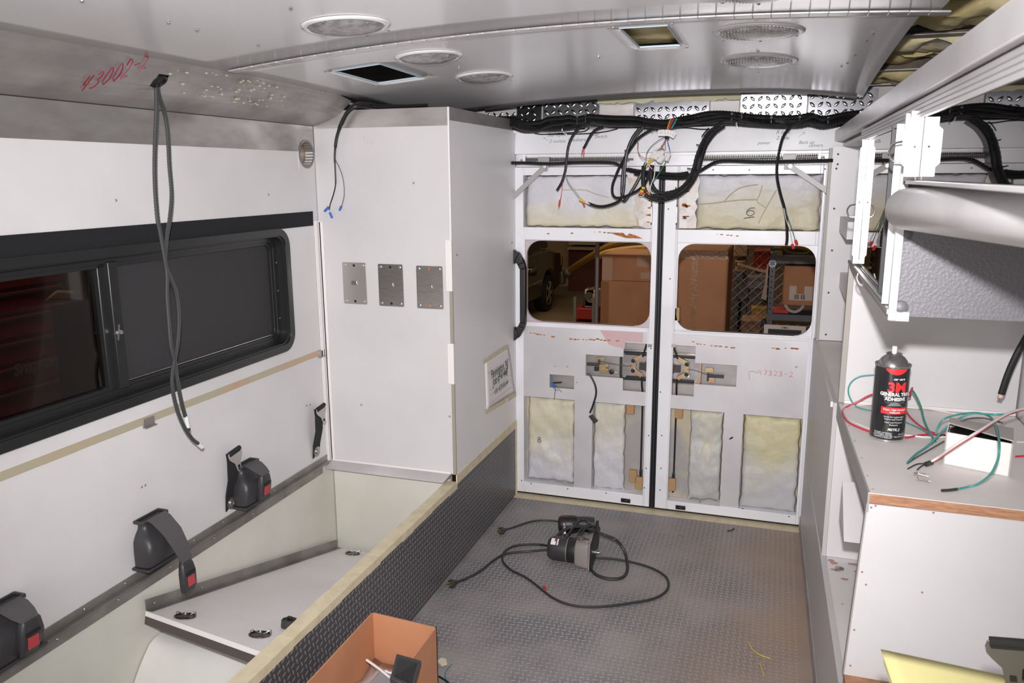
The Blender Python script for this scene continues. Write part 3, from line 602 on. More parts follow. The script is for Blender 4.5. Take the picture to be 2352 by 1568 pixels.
for x, y in ((1495, 800), (1490, 1000), (1484, 1075), (1480, 1120), (1220, 1110), (1304, 1122), (1392, 1132), (1198, 1103), (1490, 580), (1488, 640), (1486, 700)): mb.lathe([(.003, 0), (.003, .0006)], atY(x, y, YD - .018), (0, -1, 0), 8)
mb.build('drill_holes', ink, d1)
mb = MB()
for x, y in ((1517, 900), (1520, 1000), (1518, 1075), (1516, 1125), (1608, 1152), (1706, 1168), (1812, 1186), (1535, 480), (1539, 640), (1638, 390), (1721, 390), (1895, 388)): mb.lathe([(.003, 0), (.003, .0006)], atY(x, y, YD - .018), (0, -1, 0), 8)
mb.build('drill_holes', ink, d2)
MB().tube([atY(1676, 1008, YD - .014), atY(1683, 1004, YD - .02)], .003, 8, 0).build('rubber_stub', black, d2)
for x, y, d in ((1437, 1149, d1), (1563, 1165, d2)): q = atY(x, y, YD - .018); MB().box(q.x - .022, q.x + .022, q.y - .004, q.y, q.z - .010, q.z + .010).box(q.x - .014, q.x + .010, q.y - .008, q.y - .003, q.z - .006, q.z + .004).build('bolt_receiver', mat('greasy_steel', (.035, .028, .025), .35, .6), d, bevel=.002)
# meeting seal
se = E('door_seal', (-.469, 3.45, .75), 'long black rubber seal running between the two rear doors', 'seal')
MB().tube([(-.472, 3.452, 1.50), (-.470, 3.45, 1.3), (-.467, 3.45, 1.0), (-.468, 3.45, .8), (-.473, 3.45, .6), (-.4695, 3.45, .3), (-.469, 3.45, .016)], .0068, 10, 6).build('seal_bead', rubber, se)
bx('seal_web', rubber, se, -.483, -.455, 3.470, 3.474, .015, 1.50)
bx('threshold_gap', rubber, fl, -1.12, .17, 3.462, 3.50, .001, .014)
# lock mechanisms
def lock(d, s, cx, hx0, hx1, rodz, lab, rod_top, rod_bot, hy=0):
    t = E('door_latch', (cx, 3.46, .66), lab, 'latch', 'slam latches in the rear door cut-outs'); Y0 = YD + .004
    P = lambda x, z, y=Y0: (cx + s * x, y, z)
    def bxx(n, m, x0, x1, z0, z1, y0, y1, **k): a, b = sorted((cx + s * x0, cx + s * x1)); return bx(n, m, t, a, b, y0, y1, z0, z1, **k)
    bxx('back_plate', mat('galvanised', (.62, .61, .62), .25, .85, (.45, .44, .45), 20), -.062, .075, .595, .735, Y0 + .004, Y0 + .008, bevel=.002)
    MB().ring([P(a, b, Y0) for a, b in rrect(-.06, .074, .600, .730, .02)], [P(a, b, Y0) for a, b in rrect(-.052, .064, .609, .721, .014)], (0, -.006, 0)).build('outer_bracket', zinc if s > 0 else black, t, bevel=.001)
    bxx('upper_bar', black, -.06, .05, .714, .728, Y0 - .008, Y0, bevel=.003); bxx('lower_bar', black, -.06, .045, .602, .618, Y0 - .008, Y0, bevel=.003)
    MB().box(*sorted((cx + s * -.045, cx + s * -.015)), Y0 - .012, Y0, .650, .685).box(*sorted((cx + s * -.05, cx + s * -.042)), Y0 - .016, Y0, .645, .69).build('rotor_catch', mat('greased_steel', (.10, .08, .07), .3, .7), t, bevel=.001)
    for z0, z1, r in ((.690, .712, 1), (.645, .622, -1)):
        MB().prism([P(.016, z0 - .010, Y0 - .009), P(.026, z0 + .002, Y0 - .009), P(.012, z0 + .012, Y0 - .009), P(-.028, z1 + .010, Y0 - .009), P(-.036, z1, Y0 - .009), P(-.030, z1 - .010, Y0 - .009)], (0, -.0025, 0)).build('lever_arm', zinc, t, bevel=.0006)
        MB().lathe([(.0095, 0), (.0095, .004), (.004, .0045), (.0035, .009), (.001, .009)], P(.012, z0, Y0 - .010), (0, -1, 0), 16).build('pivot_bush', black, t)
        MB().lathe([(.004, 0), (.0035, .004), (.001, .0045)], P(.012, z0, Y0 - .0145), (0, -1, 0), 10).build('pivot_pin', steel, t)
    MB().prism([P(.020, .690, Y0 - .007), P(.022, .645, Y0 - .007), P(.006, .640, Y0 - .007), P(.000, .668, Y0 - .007), P(.006, .692, Y0 - .007)], (0, -.002, 0)).build('cam_plate', zinc, t)
    MB().tube([P(-.028, .711, Y0 - .012), P(-.036, .735, Y0 - .012), P(*rod_top, Y0 - .012)], .0042, 8, 4).build('upper_rod', black, t)
    MB().tube([P(-.028, .622, Y0 - .012), P(-.029, .58, Y0 - .012), P(-.030, .50, Y0 + .016), P(-.030, .20, Y0 + .02), P(-.031, rod_bot, Y0 + .02)], .0042, 8, 4).build('lower_rod', black, t)
    MB().ring([P(a, b, Y0 + .022) for a, b in rrect(-.038, -.024, .13, .175, .006)], [P(a, b, Y0 + .022) for a, b in rrect(-.034, -.028, .137, .168, .003)], (0, -.006, 0)).build('turnbuckle', greyp, t)
    MB().tube([P(.016, .668, Y0 - .014), P(.05, .664, Y0 - .013), P(hx0 * s - cx * s, rodz, Y0 - .012)], .0018, 6, 4).build('pull_rod', steel, t)
    a, b = sorted((hx0, hx1)); zz = rodz - .018 + hy
    bx('handle_bar', greyp, t, a, b, Y0 - .016, Y0 - .006, zz - .006, zz + .007, bevel=.002)
    hx = hx0; bx('handle_post', greyp, t, hx - .004, hx + .004, Y0 - .014, Y0 - .004, min(zz, rodz) - .024 * (s > 0), max(zz, rodz) + .006, bevel=.001)
    MB().box(hx - .014, hx + .022, Y0 - .004, Y0, zz + .012, zz + .032).box(hx + .0, hx + .030, Y0 - .003, Y0, zz - .034, zz - .010).build('handle_bracket', zinc, t, bevel=.001)
    return t
L1 = lock(d1, -1, -.560, -.727, -.782, .679, 'steel slam latch with left-pointing black handle in the left rear door', (-.045, .770), .08)
L2 = lock(d2, 1, -.350, -.247, -.180, .650, 'steel slam latch with black handle and paper sticker in the right rear door', (-.05, .772), .08, .014)
bx('paper_sticker', paper, L2, -.3335, -.325, YD - .0035, YD - .0025, .630, .643)
MB().box(-.727, -.683, YD - .008, YD + .003, .651, .664).box(-.727, -.683, YD - .008, YD + .003, .632, .645).box(-.722, -.640, YD - .002, YD + .003, .622, .632).build('hinge_block', zinc, L1, bevel=.001)
bx('rubber_stop', rubber, L1, -.748, -.728, YD - .010, YD, .632, .650, bevel=.002); MB().lathe([(.009, 0), (.011, .006), (.011, .012), (.006, .014)], (-.668, YD - .0, .633), (0, -1, 0), 14).build('rubber_stop', rubber, L1)
for d, x0, x1 in ((d1, -.789, -.509), (d2, -.399, -.125)): bx('recess_back', alu, d, x0, x1, YD + .020, YD + .022, .545, .778)
bx('recess_back', alu, d1, -.96, -.835, YD + .012, YD + .014, .535, .61)
MB().tube([atY(1290, 878, YD + .002), atY(1270, 879, YD + .004)], .0035, 8, 0).build('handle_stub', black, d1)
for s_, x, y in ((1, 1493, 793), (1, 1547, 793)): q = atY(x, y, YD - .019); bx('strike_tab', chrome, d1 if x < 1500 else d2, q.x - .009, q.x + .009, q.y - .001, q.y + .001, q.z - .008, q.z + .006)
# kraft wedges behind the lower rods
for x, z, d in ((-.582, .475, d1), (-.562, .15, d1), (-.534, .12, d1), (-.365, .475, d2), (-.385, .13, d2)): bx('foam_wedge', mat('tan_foam', (.42, .26, .12), .8, bump=.4), d, x - .02, x + .016, YD + .012, YD + .03, z - .04, z + .02, bevel=.003)
# black lead hanging from the left door, and blue crimps
t = E('door_lead', atY(1365, 860, 3.44), 'black cable with flat rectangular plug hanging on the left rear door', 'cable')
MB().tube([atY(x, y, 3.448) for x, y in ((1350, 856), (1358, 866), (1367, 885), (1369, 905), (1362, 930), (1355, 948))], .0045, 8, 6).build('lead', blackg, t)
q = atY(1363, 962, 3.446); MB().hexa([q + Vector(p) for p in ((-.022, -.008, .012), (.006, -.008, -.020), (.006, .004, -.020), (-.022, .004, .012), (-.006, -.008, .022), (.022, -.008, -.006), (.022, .004, -.006), (-.006, .004, .022))]).build('plug', greyp, t, bevel=.002)
t = E('crimped_wires', atY(1272, 885, 3.44), 'short teal and purple wires with blue crimps from slot in left rear door', 'wire')
for pts, m_ in ((((1267, 862), (1270, 878), (1280, 890), (1291, 901)), green), (((1268, 880), (1275, 890), (1274, 908), (1272, 918)), greyp), (((1269, 882), (1272, 892), (1282, 897)), mat('purple_wire', (.12, .05, .2), .4)), (((1266, 860), (1268, 875)), green)):
    MB().tube([atY(x, y, 3.448) for x, y in pts], .0013, 6, 5).build('wire', m_, t)
for x, y in ((1268, 881), (1272, 885)): q = atY(x, y, 3.446); MB().cyl(q + Vector((-.004, 0, .006)), q + Vector((.004, -.002, -.006)), .0045, 10).build('crimp', blue, t)
# ================================================================ left rear: bench well, tall cabinet
bx('bench_well_end', cream, wl, XL, XC - .034, 2.715, 2.735, -.3, .36)
bx('bench_well_floor', cream, wl, XL, XC - .034, -1.3, 2.73, -.16, -.14)
mb = MB(); prof = [(1.525 + .8 * i / 40, max(-.14, min(-.147 + math.sqrt(max(0, .42 ** 2 - (1.525 + .8 * i / 40 - 1.94) ** 2)), .178, .283 - (1.525 + .8 * i / 40 - 1.656) * .278 - .045))) for i in range(41)] + [(2.33, -.14), (1.52, -.14)]      # wheel arch bulge below the lid
mb.prism([(XL, y, z) for y, z in prof], (.512, 0, 0)).build('wheel_arch', mat('arch_gelcoat', (.76, .745, .71), .4, 0, (.68, .67, .63), 3), wl, smooth=60)
ld = E('bench_lid', (-1.4, 2.2, .1), 'loose white laminate lid lying tilted inside the open bench well', 'lid')
LP0 = Vector((XL + .008, 1.656, .283)); LP1 = Vector((XL + .008, 2.69, -.005)); LN = Vector((1, 0, 0)).cross(LP1 - LP0).normalized()
def onlid(px, py, off=0.): d = ray(px, py); return CAM + d * ((LP0 + LN * off - CAM).dot(LN) / d.dot(LN))
nr = onlid(612, 1501)
c4 = [LP0, nr, Vector((XC - .04, LP1.y, LP1.z)), LP1]; c4[1].x = min(c4[1].x, XC - .04)
MB().prism(c4, -LN * .014).build('lid_board', mat('lid_white', (.84, .81, .81), .42, 0, (.78, .75, .745), 3), ld, smooth=0)
MB().prism([c4[0] - LN * .0145, c4[1] - LN * .0145, c4[1] + Vector((0, .02, -.006)) - LN * .014, c4[0] + Vector((0, .02, -.006)) - LN * .014], -LN * .022).build('lid_stiffener', mat('dark_edge', (.09, .07, .065), .6), ld)
MB().prism([LP0, LP1, LP1 + Vector((0, 0, .035)), LP0 + Vector((0, 0, .035))], (.004, 0, 0)).prism([LP0 + LN * .0005, LP0 + Vector((.022, 0, 0)) + LN * .0005, LP1 + Vector((.022, 0, 0)) + LN * .0005, LP1 + LN * .0005], LN * .0015).build('edge_angle', alu2, ld)
screws('screw', [LP0.lerp(LP1, t) + Vector((.005, 0, .018)) for t in (.03, .22, .42, .62, .85)], (1, 0, 0), .004, steel, ld)
for px, py in ((425, 1415), (597, 1457), (810, 1271)):
    q = onlid(px, py, .001); MB().lathe([(.030, 0), (.030, .002), (.026, .003), (.026, .0005), (.001, .0003)], q, LN, 24).build('finger_ring_plate', mat('dark_chrome', (.10, .095, .09), .2, .9), ld)
    MB().tube([q + Vector((-.030, 0, .004)), q + Vector((-.024, 0, .010)), q + Vector((.01, 0, .004)), q + Vector((.026, .01, .013)), q + Vector((.03, .01, .006))], .0018, 6, 4).build('finger_ring', chrome, ld)
kn = E('round_cap', onlid(660, 1432), 'small grey round cap lying on the tilted bench lid by the taped edge', 'cap')
q = onlid(664, 1440, .001); MB().lathe([(.022, 0), (.023, .004), (.023, .020), (.020, .023), (.019, .018), (.001, .017)], q, LN, 24).build('cap_body', greyp, kn)
MB().box(q.x - .003, q.x + .012, q.y - .004, q.y + .004, q.z + .016, q.z + .034).build('cap_tab', black, kn, bevel=.002)

cb = E('tall_cabinet', ((XL + XC) / 2, 3.07, .37), 'tall white built-in cabinet with grey side in the left rear corner', 'cabinet')
CT = 1.735
bx('front_panel', mat('cabinet_white', (.63, .615, .62), .33, 0, (.58, .565, .57), 3, .35, .7, bump=.02), cb, XL + .003, XC - .004, YC, YC + .016, .375, 1.672, smooth=0)
bx('top_metal_band', alu, cb, XL + .003, XC - .001, YC - .001, YC + .016, 1.672, CT)
bx('side_panel', mat('side_grey_laminate', (.80, .785, .795), .42, 0, (.74, .725, .73), 2, .35, .7, bump=.03), cb, XC - .016, XC, YC + .004, 3.446, .372, 1.69, smooth=0)
bx('top_metal_band', alu, cb, XC - .016, XC + .001, YC, 3.446, 1.69, CT)
bx('top_board', greyw, cb, XL + .003, XC - .002, YC + .002, 3.44, CT - .016, CT - .001)
MB().box(XC - .0045, XC + .0015, YC - .002, YC + .004, .375, CT).build('corner_seam', sealm, cb)
bx('corner_bead', mat('olive_grey_edge', (.30, .29, .235), .5), cb, XC - .011, XC + .002, YC - .003, YC + .003, .375, 1.235)
for z0, z1 in ((1.085, 1.272), (.735, .89)):
    MB().box(XC - .022, XC + .001, YC - .006, YC - .003, z0, z1).box(XC - .012, XC + .004, YC - .010, YC - .005, z0, z1).box(XC + .002, XC + .004, YC - .008, YC + .012, z0 + .0, z1 - .005).build('corner_guard', mat('white_pvc', (.78, .76, .73), .45), cb, bevel=.001)
MB().hexa([(XL, YC - .045, .352), (XC - .04, YC - .045, .352), (XC - .034, YC + .02, .345), (XL, YC + .02, .345), (XL, YC - .010, .376), (XC - .02, YC - .010, .376), (XC - .02, YC + .02, .376), (XL, YC + .02, .376)]).build('base_ledge', mat('ledge_grey', (.55, .53, .53), .45, 0, (.47, .45, .45), 5), cb, bevel=.003)
for off in (.006, .016): bx('corner_moulding', sealm, cb, XL + .001 + off * .3, XL + .006 + off, YC - .004, YC - .0005, .376, 1.335 if off < .01 else 1.33, bevel=.001)
bx('base_moulding', sealm, cb, XL + .01, XC - .02, YC - .006, YC - .0005, .376, .384, bevel=.001)
bx('wall_moulding', sealm, cb, XL + .0005, XL + .004, YC - .030, YC - .006, .376, 1.335, bevel=.001)
bx('wall_moulding', sealm, cb, XL + .002, XL + .006, YC - .022, YC - .016, .376, 1.335)
screws('screw', [atY(x, y, YC - .001) for x, y in ((830, 929), (1033, 956), (950, 420))], (0, -1, 0), .004, steel, cb)
screws('screw', [atX(1049, 585, XC + .001), atX(1176, 557, XC + .001)], (1, 0, 0), .004, steel, cb)
text('pencil_note', 'Top', .035, atY(845, 330, YC - .0005), (1, 0, .0), (0, 0, 1), mat('faint_red_pencil', (.62, .52, .52), .8), cb, shear=.3)
for i, (x0, x1, lab) in enumerate(((-1.566, -1.466, 'leftmost of three blank steel switch plates on the white cabinet'), (-1.415, -1.312, 'middle one of three blank steel switch plates on the white cabinet'), (-1.258, -1.152, 'rightmost of three blank steel switch plates on the white cabinet'))):
    z0, z1 = 1.020 - .002 * i, 1.179 - .002 * i; q = E('switch_plate', ((x0 + x1) / 2, YC, (z0 + z1) / 2), lab, 'plate', 'blank switch plates on the cabinet')
    MB().prism([(a, YC - .0005, b) for a, b in rrect(x0, x1, z0, z1, .004, 3)], (0, -.002, 0)).build('plate_sheet', steel if i else mat('pale_steel', (.60, .57, .54), .38, .85), q, bevel=.0005)
    for dx in (.012, x1 - x0 - .012):
        for dz in (.011, z1 - z0 - .011): MB().lathe([(.0055, 0), (.005, .0018), (.002, .003)], (x0 + dx, YC - .0024, z0 + dz), (0, -1, 0), 14).build('rivet', chrome, q)
    cx = (x0 + x1) / 2; cz = (z0 + z1) / 2
    for dz in (.011, z1 - z0 - .011): MB().lathe([(.005, 0), (.005, .0006)], (cx, YC - .0024, z0 + dz), (0, -1, 0), 14).build('screw_hole', rubber if i < 2 else rust, q)
    MB().prism([(cx - .013, YC - .0026, cz - .006), (cx + .012, YC - .0026, cz - .006), (cx + .010, YC - .0026, cz + .010), (cx - .013, YC - .0026, cz + .010)], (0, -.004, 0)).build('catch_tab', steel, q, bevel=.001)
# grab handle
t = E('grab_handle', (XC, 3.43, .96), 'black grab handle fixed upright on the grey cabinet side near the doors', 'handle')
mb = MB(); pr = [(1.168, 0), (1.160, .022), (1.118, .046), (1.09, .052), (.84, .052), (.815, .044), (.775, .022), (.762, 0)]; y = 3.425
V = [(XC + w_, y + s, z) for z, w_ in pr for s in ()]
outer = [(XC + w_ + .004, z) for z, w_ in pr]; inner = [(XC, 1.128), (XC + .008, 1.122), (XC + .020, 1.105), (XC + .030, 1.085), (XC + .030, .845), (XC + .022, .828), (XC + .008, .812), (XC, .806)]
for sgn in (0,):
    P_ = [(x, z) for x, z in outer] + [(x, z) for x, z in inner[::-1]]
    n = len(outer)
    for i in range(n - 1):
        a, b, c, d = outer[i], outer[i + 1], inner[i + 1], inner[i]
        mb.hexa([(a[0], y - .014, a[1]), (b[0], y - .014, b[1]), (c[0], y - .014, c[1]), (d[0], y - .014, d[1]), (a[0], y + .014, a[1]), (b[0], y + .014, b[1]), (c[0], y + .014, c[1]), (d[0], y + .014, d[1])])
mb.build('handle_grip', black, t, bevel=.003)
bx('handle_foot', greyp, t, XC, XC + .006, y - .014, y + .014, 1.11, 1.172, bevel=.002); bx('handle_foot', greyp, t, XC, XC + .006, y - .014, y + .014, .758, .82, bevel=.002)
# taped paper notice
pa = [atX(*p, XC + .002) for p in ((1113, 826), (1167, 794), (1172, 860), (1182, 900), (1155, 910), (1117, 942), (1118, 900), (1114, 860))]
t = E('paper_notice', pa[0], 'white paper notice with place name and job number taped on the grey cabinet side', 'notice')
rows = []
tl, tr, bl, br = atX(1113, 827, XC + .002), atX(1167, 793, XC + .002), atX(1117, 943, XC + .002), atX(1181, 901, XC + .002)
mb = MB(); n = 10
for j in range(n + 1):
    for i in range(n + 1):
        u, v = i / n, j / n; p = tl.lerp(tr, u).lerp(bl.lerp(br, u), v); p.x += .0015 + .004 * math.sin(v * math.pi) * u + .010 * max(0, v - .75) * max(0, u - .6) * 8; mb.v.append(tuple(p))
for j in range(n):
    for i in range(n): k = j * (n + 1) + i; mb.f.append((k, k + n + 1, k + n + 2, k + 1))
o = mb.build('paper_sheet', paper, t, smooth=60); s = o.modifiers.new('thickness', 'SOLIDIFY'); s.thickness = .0006
ux = (tr - tl).normalized(); cxp = lambda v, off=0.: (tl.lerp(tr, .5).lerp(bl.lerp(br, .5), v)) + Vector((.0065 + off, 0, 0))
ux = Vector((0, 1, .01))
text('printed_line', 'Pennington, NJ', .052, cxp(.40), ux, (0, 0, 1), ink, t, sx=.72, bold=.0008)
text('printed_line', 'Job # 41448', .052, cxp(.56), ux, (0, 0, 1), ink, t, sx=.76, bold=.0008)
text('printed_line', 'VIN: 4DR436644', .040, cxp(.76), ux, (0, 0, 1), ink, t, sx=.66, shear=.2)
for v in (.24, .60, .70, .86):
    q = cxp(v if v != .24 else .27); MB().box(q.x, q.x + .0002, q.y - .15, q.y + .14, q.z, q.z + .0008).build('ruled_line', inkg, t)
MB().prism([tl + Vector((.003, -.02, .003)), tr + Vector((.003, .0, .006)), tr + Vector((.003, 0, -.010)), tl + Vector((.003, -.02, -.013))], (.0004, 0, 0)).build('tape_piece', tape, t)
MB().prism([bl + Vector((.003, -.015, .007)), bl.lerp(br, .62) + Vector((.006, 0, .004)), bl.lerp(br, .62) + Vector((.006, 0, -.014)), bl + Vector((.003, -.015, -.010))], (.0004, 0, 0)).build('tape_piece', tape, t)
MB().prism([bl.lerp(br, .66) + Vector((.012, 0, .008)), br + Vector((.016, -.02, .008)), br + Vector((.016, -.02, -.010)), bl.lerp(br, .66) + Vector((.012, 0, -.012))], (.0004, 0, 0)).build('tape_piece', tape, t)

# ---------------------------------------------------------------- seat belt hardware on the left wall
def loft(rings, mb=None):
    mb = mb or MB(); n = len(rings[0]); k0 = len(mb.v); V = [p for r in rings for p in r]
    f = [(i * n + k, i * n + (k + 1) % n, (i + 1) * n + (k + 1) % n, (i + 1) * n + k) for i in range(len(rings) - 1) for k in range(n)] + [tuple(range(n))[::-1], tuple(range((len(rings) - 1) * n, len(rings) * n))]
    return mb.add(V, f)
def buckle(t, P, sc_=1.):
    """P(u,v,w): u across, v up, w out of the face"""
    rg = []
    for v, hw, d in ((-.046, .012, .010), (-.042, .020, .018), (-.02, .024, .024), (.01, .0245, .024), (.030, .021, .020), (.040, .016, .014), (.043, .010, .008)):
        rg.append([P(a * sc_, v * sc_, b * sc_) for a, b in rrect(-hw, hw, 0, d, min(hw, d / 2) * .7, 3)])
    loft(rg).build('buckle_shell', greyp, t, smooth=60)
    MB().prism([P(a * sc_, b * sc_, .0235 * sc_) for a, b in rrect(-.0125, .0125, -.026, .001, .002, 2)], P(0, 0, .003) - P(0, 0, 0)).build('buckle_button', redp, t, bevel=.0008)
    MB().prism([P(a * sc_, b * sc_, .0225 * sc_) for a, b in rrect(-.017, .017, .006, .013, .001, 2)], P(0, 0, .003) - P(0, 0, 0)).build('buckle_slot', rubber, t)
def retractor(Y0, Z0, hang, lab):
    t = E('seat_belt_retractor', (XL, Y0, Z0), lab, 'seat belt', 'seat belt retractors along the left wall')
    P = lambda u, v, w_: Vector((XL + w_, Y0 + u, Z0 + v))
    rg = []
    for v, hw, d, sh in ((-.066, .050, .040, 0), (-.060, .066, .058, 0), (-.02, .066, .070, 0), (.008, .064, .066, 0), (.026, .054, .048, 0), (.038, .042, .034, 0), (.050, .038, .030, 0), (.060, .040, .031, 0)):
        rg.append([P(a, v, b) for a, b in rrect(-hw, hw, 0, d, min(.016, d * .4), 3)])
    loft(rg).build('housing', greyp, t, smooth=50)
    MB().ring([P(a, .060, b) for a, b in rrect(-.050, .050, 0, .038, .004, 3)], [P(a, .060, b) for a, b in rrect(-.044, .044, .005, .032, .003, 3)], (0, 0, .007)).build('slot_flange', greyp, t, bevel=.001)
    bx('slot_shadow', rubber, t, XL + .005, XL + .032, Y0 - .044, Y0 + .044, Z0 + .059, Z0 + .062)
    bx('base_rim', greyp, t, XL, XL + .06, Y0 - .070, Y0 + .070, Z0 - .072, Z0 - .064, bevel=.002)
    if hang:
        mb = MB(); path = [(.0, .062, .026, .036), (.0, .068, .036, .036), (.004, .058, .050, .035), (.012, .02, .078, .033), (.024, -.03, .092, .028), (.034, -.07, .096, .022), (.036, -.085, .096, .018)]
        mb2 = [[P(u - hw, v, w_), P(u + hw, v, w_), P(u + hw, v, w_ + .003), P(u - hw, v, w_ + .003)] for u, v, w_, hw in path]
        loft(mb2).build('webbing', webg, t, smooth=60)
        buckle(t, lambda u, v, w_: Vector((XL + .085 + w_ * .9, Y0 + .034 + u, Z0 - .122 + v)), 1.12)
    else:
        path = [(0, .062, .026, .034), (0, .068, .036, .034), (.004, .060, .052, .034), (.008, .044, .070, .030), (.012, .030, .084, .022)]
        loft([[P(u - hw, v, w_), P(u + hw, v, w_), P(u + hw, v, w_ + .003), P(u - hw, v, w_ + .003)] for u, v, w_, hw in path]).build('webbing', webg, t, smooth=60)
        buckle(t, lambda u, v, w_: Vector((XL + .062 + w_ + v * .15, Y0 + .012 + u, Z0 - .012 + v)), 1.12)
    return t
retractor(1.228, .478, False, 'grey belt retractor with stowed red buckle, nearest one on left wall')
retractor(1.700, .492, True, 'grey belt retractor with its red buckle hanging out on grey webbing')
retractor(2.135, .496, False, 'dark belt retractor with stowed red buckle beside a black strap')
def tongue(t, o, du, dv, s=1., tm=None):
    o = Vector(o); du = Vector(du).normalized(); dv = Vector(dv).normalized(); nn = du.cross(dv)
    Q = lambda u, v, w_=0: o + du * u * s + dv * v * s + nn * w_ * s
    half = [(.030, .004), (.034, -.006), (.033, -.018), (.026, -.028), (.014, -.042), (.0115, -.060), (.0115, -.070), (.007, -.079)]
    pts = [(-a, b) for a, b in half][::-1] + half
    MB().prism([Q(a, b) for a, b in pts], nn * .0022 * s).build('tongue_plate', tm or mat('tongue_steel', (.50, .48, .47), .33, .55), t, bevel=.0008 * s)
    MB().prism([Q(a, b, .0024) for a, b in rrect(-.005, .005, -.064, -.053, .001, 1)], nn * .0006 * s).build('tongue_hole', rubber, t)
    MB().prism([Q(a, b, .0020) for a, b in rrect(-.027, .027, -.009, .0, .002, 2)], nn * .001 * s).build('webbing_slot', rubber, t)
    MB().cyl(Q(-.027, .004, .003), Q(.027, .004, .003), .0075 * s, 12).build('webbing_loop', webb, t)
def strap(Y0, Z0, lab, dtop):
    t = E('seat_belt_strap', (XL, Y0, Z0), lab, 'seat belt', 'short belt straps bolted to the left wall')
    P = lambda u, v, w_: Vector((XL + w_, Y0 + u, Z0 + v))
    loft([[P(c - .024, v, w_), P(c + .024, v + k, w_), P(c + .024, v + k, w_ + .004), P(c - .024, v, w_ + .004)] for c, v, w_, k in ((0, -.022, .002, .024), (.0, .03, .006, 0), (-.002, .09, .022, 0), (.004, .15, .020, 0), (.006, .176, .016, 0))]).build('webbing', webb, t, smooth=60)
    MB().lathe([(.021, 0), (.021, .002), (.012, .003), (.012, .007), (.010, .008), (.005, .008), (.004, .005)], P(.002, .0, .006), (1, 0, 0), 20).build('anchor_bolt', steel, t)
    tongue(t, P(.012, .176, .026), (0, 1, .12), (.0, -.35, 1) if dtop else (0, -.3, 1), .98)
strap(2.060, .448, 'black seat belt strap with metal tongue touching the dark retractor', 0)
strap(2.585, .448, 'black seat belt strap with metal tongue closest to the tall cabinet', 1)

# ---------------------------------------------------------------- hanging cables, left side
def zA(x, y): return (x / 2.904, y / 2.904)
def zB(x, y): return (x / 2.8, 480 + y / 2.8)
t = E('corrugated_cable_pair', (XL + .1, HY, 1.72), 'pair of grey corrugated cables hanging from the cove over the window', 'cable')
xs_ = lambda i, n, a, b: a + (b - a) * min(1, i / n * 1.6)
p1 = [zA(1040, 565), zA(1045, 700), zA(1040, 850), zA(1032, 1050), zA(1035, 1250), zA(1050, 1450), zB(1030, 150), zB(1060, 320), zB(1075, 430), zB(1075, 560), zB(1088, 740), zB(1100, 880), zB(1125, 990), zB(1140, 1100), zB(1165, 1230), zB(1192, 1335)]
p2 = [zA(1050, 560), zA(1062, 640), zA(1100, 760), zA(1120, 900), zA(1130, 1100), zA(1145, 1300), zA(1130, 1480), zB(1072, 180), zB(1062, 340), zB(1095, 440), zB(1132, 540), zB(1150, 680), zB(1145, 830), zB(1125, 960), zB(1108, 1060), zB(1110, 1160), zB(1140, 1290), zB(1185, 1400), zB(1235, 1475), zB(1275, 1508)]
for P_, m_, rr, rb in ((p1, mat('grey_loom', (.045, .047, .047), .34), .0062, .0035), (p2, MATS['grey_loom'], .0060, .0035)):
    MB().tube([atX(x, y, -1.575 if i > 1 else -1.565 + .0 * i) for i, (x, y) in enumerate(P_)], rr, 8, 7, rib=rb).build('loom', m_, t)
a = atX(*zB(1194, 1330), -1.575); b = atX(*zB(1208, 1405), -1.575)
MB().cyl(a, b, .0065, 8).build('white_plug', nylon, t); MB().cyl(b, b + (b - a) * .25, .0065, 8).build('plug_end', greyp, t)
a = atX(*zB(1275, 1508), -1.575); b = atX(*zB(1300, 1530), -1.575); MB().cyl(a, b, .0065, 8).build('white_plug', nylon, t)
t = E('black_cable', (-1.4, YC - .03, 1.75), 'black cable with blue crimps drooping over the tall cabinet front', 'cable')
zC = lambda x, y: (700 + x / 2.904, y / 2.904)
MB().tube([Vector((-1.30, 2.86, 1.752)), atY(*zC(500, 708), YC + .05), atY(*zC(430, 695), YC - .0), atY(*zC(350, 692), YC - .03)] + [atY(*zC(x, y), YC - .03) for x, y in ((295, 735), (260, 790), (235, 845), (212, 920), (202, 1000), (200, 1060), (204, 1150), (205, 1230), (190, 1300), (170, 1360), (163, 1400))], [.0075, .0075, .0075, .007, .006, .004, .003, .0022, .002, .002], 8, 6).build('cable', blackg, t)
MB().tube([Vector((-1.27, 2.86, 1.757)), atY(*zC(520, 716), YC + .04), atY(*zC(400, 706), YC - .01), atY(*zC(330, 716), YC - .035), atY(*zC(280, 760), YC - .035), atY(*zC(245, 830), YC - .035)], .0065, 8, 6).build('cable', blackg, t)
MB().tube([atY(*zC(x, y), YC - .02) for x, y in ((235, 840), (205, 930), (198, 1010), (205, 1065), (228, 1110), (250, 1170), (262, 1240), (262, 1310), (246, 1375))], .0016, 6, 5).build('grey_wire', mat('grey_wire', (.12, .12, .13), .5), t)
for x0, y0, x1, y1 in ((158, 1380, 132, 1408), (166, 1415, 183, 1452), (244, 1375, 232, 1402)): MB().cyl(atY(*zC(x0, y0), YC - .025), atY(*zC(x1, y1), YC - .025), .0042, 8).build('blue_crimp', blue, t)

